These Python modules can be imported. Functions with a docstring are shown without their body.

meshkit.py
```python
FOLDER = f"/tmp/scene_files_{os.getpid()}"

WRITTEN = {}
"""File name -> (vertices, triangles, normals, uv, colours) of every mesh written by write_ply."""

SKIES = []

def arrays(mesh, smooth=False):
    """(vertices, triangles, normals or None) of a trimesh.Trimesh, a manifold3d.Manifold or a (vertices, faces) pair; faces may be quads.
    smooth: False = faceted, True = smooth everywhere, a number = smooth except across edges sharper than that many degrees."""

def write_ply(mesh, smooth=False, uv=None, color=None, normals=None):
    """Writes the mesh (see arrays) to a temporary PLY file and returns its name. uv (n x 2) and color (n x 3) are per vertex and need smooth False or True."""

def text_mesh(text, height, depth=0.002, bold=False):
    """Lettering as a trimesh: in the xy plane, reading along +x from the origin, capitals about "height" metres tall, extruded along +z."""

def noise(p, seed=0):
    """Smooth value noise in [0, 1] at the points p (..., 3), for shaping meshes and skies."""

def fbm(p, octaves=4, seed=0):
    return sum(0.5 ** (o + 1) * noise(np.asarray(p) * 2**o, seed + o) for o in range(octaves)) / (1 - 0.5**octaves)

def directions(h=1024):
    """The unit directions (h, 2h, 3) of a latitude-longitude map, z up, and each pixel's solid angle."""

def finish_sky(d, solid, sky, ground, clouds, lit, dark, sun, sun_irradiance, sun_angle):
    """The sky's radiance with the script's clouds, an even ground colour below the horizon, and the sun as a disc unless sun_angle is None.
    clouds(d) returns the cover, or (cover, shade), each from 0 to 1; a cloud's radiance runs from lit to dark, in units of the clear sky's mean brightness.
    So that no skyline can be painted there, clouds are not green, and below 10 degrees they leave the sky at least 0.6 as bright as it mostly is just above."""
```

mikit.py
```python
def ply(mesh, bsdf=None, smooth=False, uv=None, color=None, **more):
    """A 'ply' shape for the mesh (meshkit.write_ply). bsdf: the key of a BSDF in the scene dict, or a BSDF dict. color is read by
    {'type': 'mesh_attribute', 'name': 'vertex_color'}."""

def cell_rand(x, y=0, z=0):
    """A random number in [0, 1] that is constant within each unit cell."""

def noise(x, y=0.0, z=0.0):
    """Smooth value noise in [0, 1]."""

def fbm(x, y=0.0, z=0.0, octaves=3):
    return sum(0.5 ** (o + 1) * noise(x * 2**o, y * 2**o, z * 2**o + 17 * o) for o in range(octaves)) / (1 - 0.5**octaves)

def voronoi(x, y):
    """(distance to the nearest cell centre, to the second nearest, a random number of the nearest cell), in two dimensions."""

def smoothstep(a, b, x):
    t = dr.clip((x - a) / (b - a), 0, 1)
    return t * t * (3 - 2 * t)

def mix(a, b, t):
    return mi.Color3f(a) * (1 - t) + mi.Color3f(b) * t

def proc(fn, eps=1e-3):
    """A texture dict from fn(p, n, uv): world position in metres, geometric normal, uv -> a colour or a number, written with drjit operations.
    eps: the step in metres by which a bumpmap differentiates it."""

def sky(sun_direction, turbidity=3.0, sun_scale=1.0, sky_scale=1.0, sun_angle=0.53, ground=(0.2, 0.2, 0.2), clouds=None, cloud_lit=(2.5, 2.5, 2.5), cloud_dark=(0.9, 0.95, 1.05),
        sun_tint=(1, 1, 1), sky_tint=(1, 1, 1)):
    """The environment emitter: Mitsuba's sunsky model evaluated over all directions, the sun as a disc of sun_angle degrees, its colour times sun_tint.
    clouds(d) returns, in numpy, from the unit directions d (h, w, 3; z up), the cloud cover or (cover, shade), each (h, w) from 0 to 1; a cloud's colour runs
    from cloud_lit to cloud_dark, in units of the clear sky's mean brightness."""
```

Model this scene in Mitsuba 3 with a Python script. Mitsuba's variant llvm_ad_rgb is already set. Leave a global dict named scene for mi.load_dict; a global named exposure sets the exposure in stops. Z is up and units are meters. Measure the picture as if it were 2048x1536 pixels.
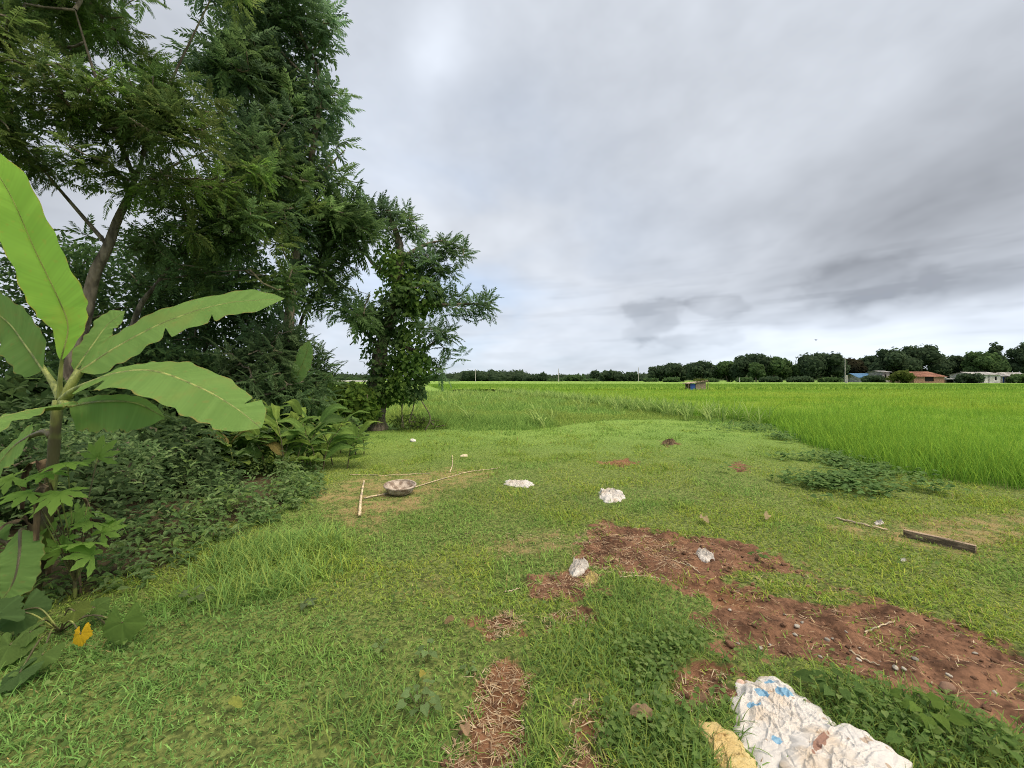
import math
import numpy as np, trimesh, shapely
import drjit as dr
import mitsuba as mi
import mikit, meshkit
from mikit import noise, fbm, smoothstep, mix

T = mi.ScalarTransform4f
scene, labels = {}, {}

# ------------------------------------------------------------------ camera, sky, exposure
CAMZ, F, HV = 1.55, 859.0, 760.0          # eye height; focal length and horizon row of the 2048 x 1536 photograph
scene['camera'] = {'type': 'perspective', 'fov': math.degrees(2 * math.atan(1024 / F)), 'fov_axis': 'x',
                   'principal_point_offset_y': (768 - HV) / 1536.0, 'near_clip': 0.05, 'far_clip': 6000.0,
                   'to_world': T().look_at(origin=[0, 0, CAMZ], target=[0, 10, CAMZ], up=[0, 0, 1])}
exposure = 3.45


def azel(u, v):
    return math.degrees(math.atan2(u - 1024, F)), math.degrees(math.atan2(HV - v, math.hypot(F, u - 1024)))


def clouds(d):
    x, y, z = d[..., 0], d[..., 1], np.maximum(d[..., 2], 0)
    az, el = np.degrees(np.arctan2(x, y)), np.degrees(np.arcsin(np.clip(z, 0, 1)))
    k = 1.0 / (z + 0.13)
    q = np.stack([x * k, y * k, z * 0], -1)
    warp = meshkit.fbm(q * 0.8 + 7.1, 3, 5) - 0.5
    qa = np.stack([q[..., 0] * 0.95 + q[..., 1] * 0.10, q[..., 1] * 0.36 - q[..., 0] * 0.06, warp * 1.1], -1)
    a = meshkit.fbm(qa + 3.3, 5, 11)
    b = meshkit.fbm(np.stack([q[..., 0] * 1.6 + warp * 2, q[..., 1] * 1.1, z * 0], -1) + 1.7, 5, 23)
    shade = 0.53 + 0.74 * (a - 0.5) + 0.42 * (b - 0.5)

    def blob(u, v, sa, se, rot=0.0):
        a0, e0 = azel(u, v)
        da, de = az - a0 + 9 * warp, el - e0 + 6 * (b - 0.5)
        c, s = math.cos(math.radians(rot)), math.sin(math.radians(rot))
        return np.exp(-0.5 * (((da * c + de * s) / sa) ** 2 + ((-da * s + de * c) / se) ** 2))

    shade += 0.26 * blob(2000, 420, 15, 6, 20) + 0.08 * blob(1600, 440, 14, 5, 14)
    shade -= 0.26 * blob(890, 105, 3.0, 2.4, 30) * (0.4 + 1.2 * b) + 0.12 * blob(930, 60, 7, 4, 40) + 0.10 * blob(760, 250, 13, 15) + 0.12 * blob(800, 420, 6, 6)
    shade -= 0.30 * smooth((8.2 + 1.6 * (b - 0.5) * 4 - el) / 3.0) * smooth((az - 17 + 10 * warp) / 14)
    shade -= 0.16 * np.exp(-0.5 * ((el - 4.0) / 7.0) ** 2)
    puff = meshkit.fbm(np.stack([az * 0.26, el * 0.42, el * 0 + 4.0], -1), 5, 41)

    def cumulus(u, v, sa, se, amp, soft=0.3):
        a0, e0 = azel(u, v)
        m = np.exp(-0.5 * (((az - a0) / sa) ** 2 + ((el - e0) / se) ** 2))
        return amp * smooth((m + 1.1 * (puff - 0.5) - 0.45) / soft)

    shade += cumulus(1300, 640, 3.6, 2.2, 0.19, 0.3) + cumulus(1430, 615, 2.6, 1.3, 0.12, 0.3) + cumulus(1380, 680, 4.5, 0.9, 0.12)
    shade += cumulus(1750, 565, 5.0, 2.8, 0.17, 0.6) + cumulus(1980, 575, 7.0, 2.0, 0.12, 0.7) + cumulus(1640, 650, 6.0, 0.6, 0.08, 0.5)
    shade += 0.16 * (meshkit.fbm(np.stack([q[..., 0] * 5 + 3 * warp, q[..., 1] * 2.6, warp * 4], -1), 5, 83) - 0.5) + 0.14 * (puff - 0.5)
    streak = meshkit.fbm(np.stack([az * 0.12, el * 1.3 - az * 0.05, el * 0 + 9.0], -1), 4, 57)
    shade += 0.09 * smooth((streak - 0.52) / 0.2) * np.exp(-0.5 * ((el - 8) / 4.0) ** 2)
    shade -= 0.6 * smooth((el - 38) / 50.0)            # an overcast sky is brightest overhead
    thin = 0.22 * blob(900, 470, 17, 12, 25) * smooth((b + 0.3 * a - 0.4) / 0.5)      # thinner cloud, blue showing through
    thin = thin + 0.10 * np.exp(-0.5 * (el / 5.0) ** 2) * (0.4 + 0.6 * smooth((az - 5) / 25))
    return 1 - thin, np.clip(shade, 0, 1)


def smooth(t):
    t = np.clip(t, 0, 1)
    return t * t * (3 - 2 * t)


scene['sky'] = mikit.sky([0.42, -0.32, 0.85], turbidity=4, sun_scale=0.30, sun_angle=50, sun_tint=(1.0, 0.98, 0.94), clouds=clouds,
                         cloud_lit=(0.86, 0.915, 1.0), cloud_dark=(0.235, 0.252, 0.285), ground=(0.08, 0.1, 0.05))

# ------------------------------------------------------------------ helpers
RNG = np.random.default_rng(20240)


def at(u, v, Y):
    """The point at depth Y that the photograph shows at (u, v)."""
    return np.array([(u - 1024) / F * Y, Y, CAMZ - (v - HV) / F * Y])


def gp(u, v):
    Y = CAMZ * F / (v - HV)
    return np.array([(u - 1024) / F * Y, Y])


def fb(x, y, s, octaves=3, seed=0):
    return meshkit.fbm(np.stack([np.asarray(x, float) * s, np.asarray(y, float) * s, np.zeros_like(x, float)], -1), octaves, seed)


def unit(v):
    return v / (np.linalg.norm(v, axis=-1, keepdims=True) + 1e-12)


def number(name):
    if name not in USED:
        USED[name] = 0
        return name
    USED[name] += 1
    return f'{name}_{USED[name]:03d}'


USED = {}


def thing(name, label=None, category=None, group=None, kind=None, parent=None):
    key = number((parent + '__' if parent else '') + name)
    d = {k: v for k, v in (('label', label), ('category', category), ('group', group), ('kind', kind)) if v}
    if d:
        labels[key] = d
    return key


def put(key, mesh, bsdf, smooth=False, color=None, uv=None):
    scene[key] = mikit.ply(mesh, bsdf, smooth=smooth, color=color, uv=uv)
    return key


def part(parent, name, mesh, bsdf, smooth=False, color=None, uv=None, label=None, kind=None):
    return put(thing(name, label, kind=kind, parent=parent), mesh, bsdf, smooth, color, uv)


def cat(meshes):
    """Joins (V, F, C) triples."""
    V, Fs, C, n = [], [], [], 0
    for v, f, c in meshes:
        V.append(v); Fs.append(np.asarray(f) + n); C.append(np.broadcast_to(c, (len(v), 3))); n += len(v)
    return np.vstack(V), np.vstack(Fs), np.vstack(C)


def tube(pts, radii, sides=8, cap=True):
    p = np.asarray(pts, float)
    r = np.broadcast_to(radii, (len(p),))
    t = unit(np.gradient(p, axis=0))
    a = unit(np.cross(t, np.where(np.abs(t[:, 2:]) < 0.9, [0, 0, 1.0], [1.0, 0, 0])))
    for i in range(1, len(p)):
        a[i] = unit(a[i - 1] - t[i] * (a[i - 1] @ t[i]))
    b = np.cross(t, a)
    ang = np.arange(sides) * 2 * np.pi / sides
    v = (p[:, None] + r[:, None, None] * (np.cos(ang)[None, :, None] * a[:, None] + np.sin(ang)[None, :, None] * b[:, None])).reshape(-1, 3)
    i, j = np.meshgrid(np.arange(len(p) - 1), np.arange(sides), indexing='ij')
    k = (j + 1) % sides
    f = np.vstack([np.stack([i * sides + j, i * sides + k, (i + 1) * sides + k], -1).reshape(-1, 3), np.stack([i * sides + j, (i + 1) * sides + k, (i + 1) * sides + j], -1).reshape(-1, 3)])
    if cap:
        n = len(v)
        v = np.vstack([v, p[:1], p[-1:]])
        e = (len(p) - 1) * sides
        jj = np.arange(sides); kk = (jj + 1) % sides
        f = np.vstack([f, np.stack([kk, jj, jj * 0 + n], 1), np.stack([e + jj, e + kk, jj * 0 + n + 1], 1)])
    return v, f


def curve(pts, n=24):
    """Catmull-Rom through the points."""
    p = np.asarray(pts, float)
    p = np.vstack([2 * p[0] - p[1], p, 2 * p[-1] - p[-2]])
    out = []
    m = len(p) - 3
    for s in np.linspace(0, m - 1e-6, n):
        i = int(s); t = s - i
        a, b, c, d = p[i:i + 4]
        out.append(0.5 * (2 * b + (c - a) * t + (2 * a - 5 * b + 4 * c - d) * t ** 2 + (3 * b - a - 3 * c + d) * t ** 3))
    return np.array(out)


def blades(P, h, w, az, lean, bend, col, seg=3, tipcol=None):
    """Grass blades: P (n,3) feet, heights, widths, azimuths, lean and bend in radians from upright."""
    n = len(P)
    h, w, az, lean, bend = (np.broadcast_to(x, (n,)).astype(float) for x in (h, w, az, lean, bend))
    d = np.stack([np.cos(az), np.sin(az), az * 0], 1)
    tw = az + np.pi / 2 + RNG.uniform(-0.9, 0.9, n)
    s = np.stack([np.cos(tw), np.sin(tw), az * 0], 1)
    V, C = [], []
    c = P.astype(float).copy()
    for k in range(seg + 1):
        t = k / seg
        if k:
            ph = lean + bend * (k - 0.5) / seg
            c = c + (h / seg)[:, None] * (np.sin(ph)[:, None] * d + np.cos(ph)[:, None] * [0, 0, 1.0])
        cc = col if tipcol is None else col * (1 - t) + tipcol * t
        if k < seg:
            ww = (w * 0.5 * (1 - 0.75 * t ** 1.6))[:, None] * s
            V += [c - ww, c + ww]; C += [cc, cc]
        else:
            V.append(c); C.append(cc)
    m = 2 * seg + 1
    V = np.stack(V, 1).reshape(-1, 3); C = np.stack(C, 1).reshape(-1, 3)
    f = []
    for k in range(seg - 1):
        f += [[2 * k, 2 * k + 1, 2 * k + 3], [2 * k, 2 * k + 3, 2 * k + 2]]
    f.append([2 * seg - 2, 2 * seg - 1, 2 * seg])
    f = (np.array(f)[None] + (np.arange(n) * m)[:, None, None]).reshape(-1, 3)
    return V, f, C


def frames(dirs, ups):
    x = unit(dirs); y = unit(np.cross(ups, x)); z = np.cross(x, y)
    return np.stack([x, y, z], -1)


def stamp(temp, pos, dirs, ups, scale, col, jit=0.12):
    """Copies of a leaf template (V, F, piece index) under many frames."""
    v, f, piece = temp
    n = len(pos)
    R = frames(dirs, ups)
    scale = np.broadcast_to(scale, (n,))
    V = np.einsum('nij,kj->nki', R, v) * scale[:, None, None] + pos[:, None]
    k = piece.max() + 1
    shade = 1 + jit * RNG.normal(size=(n, k))
    C = col[:, None, :] * shade[:, piece][..., None]
    Fs = (f[None] + (np.arange(n) * len(v))[:, None, None]).reshape(-1, 3)
    return V.reshape(-1, 3), Fs, np.clip(C, 0.004, 0.9).reshape(-1, 3)


def lobe_leaf(L=1.0, w=0.4, fold=0.12, curl=0.2):
    v = np.array([[0, 0, 0], [0.35, w / 2, fold], [0.45, 0, -curl * 0.2], [0.35, -w / 2, fold], [0.72, w * 0.36, fold * 0.7 - curl * 0.5], [0.72, -w * 0.36, fold * 0.7 - curl * 0.5], [1, 0, -curl]]) * [L, L, L]
    f = np.array([[0, 2, 1], [0, 3, 2], [1, 2, 4], [2, 3, 5], [2, 6, 4], [2, 5, 6]])
    return v, f, np.zeros(7, int)


def rhomb(L=1.0, w=0.4, fold=0.1, curl=0.15):
    return np.array([[0, 0, 0], [0.45, w / 2, fold], [1, 0, -curl], [0.45, -w / 2, fold]]) * L, np.array([[0, 2, 1], [0, 3, 2]]), np.zeros(4, int)


def pinnate(pairs=8, ll=0.26, lw=0.085, droop=0.3, seed=0):
    r = np.random.default_rng(seed)
    V, Fs, Pc, n, pc = [], [], [], 0, 0

    def mid(t):
        return np.array([t * (1 - 0.12 * droop * t), 0, 0.06 * t - droop * t * t])

    ts = np.linspace(0.2, 0.97, pairs)
    spec = [(t, s) for t in ts for s in (-1, 1)] + [(1.0, 0)]
    for t, s in spec:
        a = math.radians(62 - 26 * t) * s + r.normal() * 0.1
        L = ll * (0.75 + 0.5 * math.sin(math.pi * min(1, t + 0.08))) * r.uniform(0.85, 1.12)
        dz = -0.28 - 0.35 * droop * t + r.normal() * 0.14
        d = unit(np.array([math.cos(a), math.sin(a), dz]))
        side = unit(np.cross([0, 0, 1.0], d)); up = np.cross(d, side)
        lv, lf, _ = rhomb(1, lw / ll * 1.05, 0.05, 0.16)
        V.append(mid(t) + L * (lv[:, :1] * d + lv[:, 1:2] * side + lv[:, 2:] * up)); Fs.append(lf + n); Pc += [pc] * 4
        n += 4; pc += 1
    tt = np.linspace(0, 1, 5)
    m = np.array([mid(t) for t in tt])
    w = 0.011 * (1.2 - tt)[:, None]
    rv = np.vstack([m + w * [0, 1, 0], m - w * [0, 1, 0]])
    rf = np.vstack([[[i, i + 5, i + 6], [i, i + 6, i + 1]] for i in range(4)])
    V.append(rv); Fs.append(rf + n); Pc += [pc] * 10
    return np.vstack(V), np.vstack(Fs), np.array(Pc)


PIN = [pinnate(8, droop=d, seed=i) for i, d in enumerate((0.15, 0.3, 0.45, 0.6))]
PINFINE = [pinnate(11, 0.2, 0.055, droop=d, seed=i + 9) for i, d in enumerate((0.2, 0.4, 0.6))]
HEART = (np.array([[0, 0, 0], [-0.12, 0.32, 0.02], [0.3, 0.46, 0.05], [0.7, 0.22, -0.02], [1, 0, -0.18], [0.7, -0.22, -0.02], [0.3, -0.46, 0.05], [-0.12, -0.32, 0.02], [0.4, 0, -0.03]]),
         np.array([[8, i, i + 1] for i in range(7)] + [[8, 7, 0]]), np.zeros(9, int))


def lamina(mid, width, up, fold=0.25, ns=10, wave=0.0, wavef=9.0, seed=0, tears=(), asym=1.0):
    """A large leaf blade: the midrib points (n,3), half widths (n,), the leaf's up direction; returns V, F, uv (u across -1..1, v along 0..1)."""
    r = np.random.default_rng(seed)
    mid = np.asarray(mid, float); n = len(mid)
    t = unit(np.gradient(mid, axis=0))
    up = np.broadcast_to(up, (n, 3)).astype(float)
    s = unit(np.cross(t, up)); nn = unit(np.cross(s, t))
    us = np.linspace(-1, 1, 2 * ns + 1)
    ph = r.uniform(0, 6.28, 6)
    v = np.linspace(0, 1, n)
    V = np.zeros((n, len(us), 3))
    fold = np.broadcast_to(fold, (n,))
    for j, u in enumerate(us):
        side = 0 if u < 0 else 1
        a = abs(u)
        wv = wave * a ** 1.5 * (np.sin(v * wavef * 2 + ph[side]) + 0.6 * np.sin(v * wavef * 4.7 + ph[side + 2]) + 0.3 * np.sin(v * wavef * 11 + ph[side + 4]))
        rip = 0.012 * np.sin(v * 210 + ph[side]) * a * (1 - a) * np.max(width) * 2
        edge = 1 + 0.05 * a * np.sin(v * 31 + ph[side + 1]) + 0.04 * a * np.sin(v * 67 + ph[side + 3])
        for (tv, ts, tw) in tears:
            if ts == (1 if u > 0 else -1):
                edge = edge - 0.75 * np.exp(-((v - tv) / tw) ** 2) * max(0, a - 0.25) / 0.75
        w = width * a * edge * (asym if u > 0 else 1.0)
        ang = fold
        V[:, j] = mid + (np.sign(u) * w * np.cos(ang))[:, None] * s + (w * np.sin(ang) * (1 - 0.3 * a) + wv * width + rip)[:, None] * nn
    m = len(us)
    i, j = np.meshgrid(np.arange(n - 1), np.arange(m - 1), indexing='ij')
    q = np.stack([i * m + j, i * m + j + 1, (i + 1) * m + j + 1, (i + 1) * m + j], -1).reshape(-1, 4)
    uv = np.stack(np.meshgrid(us, v), -1).reshape(-1, 2)
    return V.reshape(-1, 3), np.vstack([q[:, [0, 1, 2]], q[:, [0, 2, 3]]]), uv


def lathe(profile, n=48):
    p = np.asarray(profile, float)
    a = np.arange(n) * 2 * np.pi / n
    V = np.stack([p[:, 0][:, None] * np.cos(a), p[:, 0][:, None] * np.sin(a), np.repeat(p[:, 1][:, None], n, 1)], -1).reshape(-1, 3)
    i, j = np.meshgrid(np.arange(len(p) - 1), np.arange(n), indexing='ij')
    k = (j + 1) % n
    q = np.stack([i * n + j, i * n + k, (i + 1) * n + k, (i + 1) * n + j], -1).reshape(-1, 4)
    return V, np.vstack([q[:, [0, 1, 2]], q[:, [0, 2, 3]]])


def box(x0, x1, y0, y1, z0, z1):
    v = np.array([[x, y, z] for x in (x0, x1) for y in (y0, y1) for z in (z0, z1)], float)
    f = np.array([[0, 1, 3], [0, 3, 2], [4, 6, 7], [4, 7, 5], [0, 4, 5], [0, 5, 1], [2, 3, 7], [2, 7, 6], [0, 2, 6], [0, 6, 4], [1, 5, 7], [1, 7, 3]])
    return v, f


def slab(quad, thick):
    """A sheet on four corners, given thickness along its normal."""
    q = np.asarray(quad, float)
    n = unit(np.cross(q[1] - q[0], q[3] - q[0])) * thick
    v = np.vstack([q, q - n])
    f = np.array([[0, 1, 2], [0, 2, 3], [4, 6, 5], [4, 7, 6], [0, 4, 5], [0, 5, 1], [1, 5, 6], [1, 6, 2], [2, 6, 7], [2, 7, 3], [3, 7, 4], [3, 4, 0]])
    return v, f


# ------------------------------------------------------------------ materials
VC = {'type': 'mesh_attribute', 'name': 'vertex_color'}


def rgb(*c):
    return {'type': 'rgb', 'value': list(c)}


def leafy(trans=0.8, rough=0.55, spec=0.35):
    return {'type': 'principledthin', 'base_color': VC, 'roughness': rough, 'diff_trans': trans, 'eta': 1.4, 'spec_trans': 0.0}


scene['leaf'] = leafy(1.2)
scene['grass_blade'] = leafy(0.7, 0.6)
scene['matte'] = {'type': 'twosided', 'bsdf': {'type': 'principled', 'base_color': VC, 'roughness': 0.85, 'specular': 0.2}}


def bark_fn(p, n, uv):
    a = fbm(p.x * 14, p.y * 14, p.z * 3.5, 4)
    b = fbm(p.x * 3, p.y * 3, p.z * 2, 3)
    c = mix((0.08, 0.07, 0.055), (0.24, 0.21, 0.165), smoothstep(0.3, 0.7, a))
    return mix(c, (0.14, 0.15, 0.08), smoothstep(0.5, 0.7, b) * 0.6)


scene['bark'] = {'type': 'twosided', 'bsdf': {'type': 'principled', 'base_color': mikit.proc(bark_fn), 'roughness': 0.9, 'specular': 0.1}}


def banana_fn(p, n, uv):
    # lateral veins run outward from the midrib, slanting to the tip
    s = uv.y * 60 - dr.abs(uv.x) * 4.0
    vein = noise(s * 3.0, dr.select(uv.x > 0, 3.0, 9.0), 0.5)
    broad = noise(s * 0.55, dr.select(uv.x > 0, 13.0, 19.0), 0.5)
    blotch = fbm(p.x * 5, p.y * 5, p.z * 5, 3)
    c = mix((0.165, 0.30, 0.085), (0.225, 0.385, 0.12), broad)
    c = c * (0.93 + 0.14 * vein)
    c = mix(c, (0.26, 0.33, 0.10), smoothstep(0.55, 0.8, blotch) * 0.5)
    rib = 1 - smoothstep(0.01, 0.03, dr.abs(uv.x))
    c = mix(c, (0.30, 0.40, 0.13), rib)
    edge = smoothstep(0.93, 1.0, dr.abs(uv.x)) * smoothstep(0.35, 0.6, noise(uv.y * 40, 2.0, dr.select(uv.x > 0, 1.0, 5.0)))
    spots = smoothstep(0.80, 0.86, noise(p.x * 40, p.y * 40, p.z * 40))
    return mix(c, (0.32, 0.26, 0.10), dr.maximum(edge * 0.8, spots * 0.25))


def young_fn(p, n, uv):
    return banana_fn(p, n, uv) * mi.Color3f(1.75, 1.85, 1.0)


scene['banana_lamina'] = {'type': 'principledthin', 'base_color': mikit.proc(banana_fn), 'roughness': 0.4, 'diff_trans': 1.0, 'eta': 1.42}
scene['banana_young'] = {'type': 'principledthin', 'base_color': mikit.proc(young_fn), 'roughness': 0.45, 'diff_trans': 1.1, 'eta': 1.4}


def stem_fn(p, n, uv):
    a = fbm(p.x * 25, p.y * 25, p.z * 4, 4)
    c = mix((0.09, 0.12, 0.03), (0.24, 0.28, 0.08), smoothstep(0.3, 0.7, a))
    return mix(c, (0.055, 0.042, 0.028), smoothstep(0.38, 0.50, fbm(p.x * 9, p.y * 9, p.z * 5, 3)) * 0.85 * (1 - smoothstep(1.2, 1.4, p.z)))


def sheath_fn(p, n, uv):
    a = fbm(p.x * 40, p.y * 40, p.z * 5, 4)
    return mix((0.045, 0.033, 0.023), (0.20, 0.15, 0.09), smoothstep(0.3, 0.75, a))


scene['banana_stem'] = {'type': 'principled', 'base_color': mikit.proc(stem_fn), 'roughness': 0.5, 'specular': 0.4}
scene['dry_sheath'] = {'type': 'twosided', 'bsdf': {'type': 'principled', 'base_color': mikit.proc(sheath_fn), 'roughness': 0.9, 'specular': 0.1}}


def ground_fn(p, n, uv):
    soil, dry = uv.x, uv.y
    a = fbm(p.x * 9, p.y * 9, 0.0, 4)
    b = fbm(p.x * 45, p.y * 45, 0.0, 3)
    big = fbm(p.x * 1.3, p.y * 1.3, 3.0, 3)
    earth = mix((0.050, 0.027, 0.017), (0.190, 0.105, 0.065), smoothstep(0.22, 0.78, a * 0.6 + b * 0.4))
    earth = mix(earth, (0.212, 0.102, 0.044), smoothstep(0.55, 0.75, big) * 0.3)
    thatch = mix((0.05, 0.07, 0.02), (0.135, 0.17, 0.05), smoothstep(0.25, 0.75, b))
    thatch = mix(thatch, (0.20, 0.16, 0.075), dr.maximum(dry, 0.0) * smoothstep(0.3, 0.7, a))
    far = mix((0.089, 0.162, 0.034), (0.137, 0.213, 0.046), fbm(p.x * 0.6, p.y * 0.6, 0.0, 4))
    thatch = mix(thatch, far, smoothstep(5.0, 13.0, p.y))
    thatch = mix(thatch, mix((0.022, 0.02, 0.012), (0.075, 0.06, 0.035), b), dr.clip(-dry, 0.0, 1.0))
    m = smoothstep(0.3, 0.7, soil + (b - 0.5) * 0.5)
    return mix(thatch, earth, m)


scene['earth'] = {'type': 'principled', 'base_color': mikit.proc(ground_fn), 'roughness': 0.95, 'specular': 0.15}


def ricetop_fn(p, n, uv):
    a = fbm(p.x * 0.9, p.y * 0.9, 0.0, 4)
    b = fbm(p.x * 0.06, p.y * 0.09, 2.0, 3)
    f = noise(p.x * 9, p.y * 5, 0.0)
    c = mix((0.103, 0.196, 0.034), (0.149, 0.254, 0.038), smoothstep(0.25, 0.75, a * 0.6 + f * 0.4))
    return mix(c, (0.167, 0.244, 0.038), smoothstep(0.4, 0.7, b) * 0.55)


scene['rice_canopy'] = {'type': 'twosided', 'bsdf': {'type': 'diffuse', 'reflectance': mikit.proc(ricetop_fn)}}


def sack_fn(p, n, uv):
    a = fbm(uv.x * 6, uv.y * 6, 0.0, 4)
    b = fbm(uv.x * 30, uv.y * 30, 1.0, 3)
    c = mix((0.43, 0.42, 0.40), (0.53, 0.53, 0.53), a)
    c = mix(c, (0.38, 0.30, 0.20), smoothstep(0.52, 0.72, fbm(uv.x * 4 + 9, uv.y * 4, 5.0, 4)) * 0.65)
    c = mix(c, (0.25, 0.17, 0.10), smoothstep(0.66, 0.74, b * 0.6 + a * 0.4) * 0.75)
    return c


def blob_mask(uv, x, y, rx, ry, w=0.35):
    e = dr.square((uv.x - x) / rx) + dr.square((uv.y - y) / ry) + (fbm(uv.x * 55, uv.y * 55, 0.0, 3) - 0.5) * w * 4
    return 1 - smoothstep(0.85, 1.0, e)


PRINTS, TAPES = [], []             # filled in with the sacks: (x, y, rx, ry) in metres from each sack's middle


def print_fn(p, n, uv):
    c = sack_fn(p, n, uv)
    for x, y, rx, ry in PRINTS:
        c = mix(c, (0.09, 0.27, 0.44), blob_mask(uv, x, y, rx, ry) * 0.85)
    return c


def tape_fn(p, n, uv):
    c = sack_fn(p, n, uv)
    for x, y, rx, ry in TAPES:
        k = mi.Point2f((uv.x - x) * 0.8 + (uv.y - y) * 0.6, (uv.y - y) * 0.8 - (uv.x - x) * 0.6)
        c = mix(c, (0.22, 0.13, 0.10), blob_mask(k, 0.0, 0.0, rx, ry, 0.25))
    return c


def yellow_fn(p, n, uv):
    return sack_fn(p, n, uv) * mi.Color3f(0.95, 0.80, 0.38)


for k, fn in (('white_sack', sack_fn), ('printed_sack', print_fn), ('taped_sack', tape_fn), ('yellow_sack', yellow_fn)):
    scene[k] = {'type': 'twosided', 'bsdf': {'type': 'principled', 'base_color': mikit.proc(fn), 'roughness': 0.55, 'specular': 0.4}}


def wood_fn(p, n, uv):
    a = fbm(p.x * 30 + p.y * 30, p.z * 60, 0.0, 4)
    return mix((0.085, 0.065, 0.045), (0.28, 0.215, 0.15), smoothstep(0.25, 0.75, a))


def pale_wood_fn(p, n, uv):
    return wood_fn(p, n, uv) * mi.Color3f(1.8, 1.85, 1.5) + 0.10


scene['old_wood'] = {'type': 'principled', 'base_color': mikit.proc(wood_fn), 'roughness': 0.85}
scene['pale_wood'] = {'type': 'principled', 'base_color': mikit.proc(pale_wood_fn), 'roughness': 0.7}


def pan_fn(p, n, uv):
    a = fbm(p.x * 18, p.y * 18, p.z * 18, 4)
    return mix((0.16, 0.12, 0.09), (0.42, 0.37, 0.32), smoothstep(0.3, 0.7, a))


scene['cement_pan'] = {'type': 'twosided', 'bsdf': {'type': 'principled', 'base_color': mikit.proc(pan_fn), 'roughness': 0.7}}


def brick_fn(p, n, uv):
    a = fbm(p.x * 0.8, p.y * 0.8, p.z * 1.6, 4)
    row = dr.floor(p.z / 0.15)
    j = smoothstep(0.0, 0.12, dr.abs(p.z / 0.15 - row - 0.5) - 0.36)
    c = mix((0.27, 0.15, 0.10), (0.38, 0.24, 0.165), a)
    return mix(c, (0.40, 0.34, 0.28), j * 0.5)


def rust_fn(p, n, uv):
    a = fbm(p.x * 0.7, p.y * 0.5, p.z, 4)
    return mix((0.16, 0.07, 0.045), (0.28, 0.14, 0.095), smoothstep(0.3, 0.7, a))


def grey_fn(p, n, uv):
    a = fbm(p.x * 0.9, p.y * 0.9, p.z * 2.2, 4)
    return mix((0.22, 0.22, 0.21), (0.44, 0.44, 0.43), smoothstep(0.3, 0.7, a))


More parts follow.
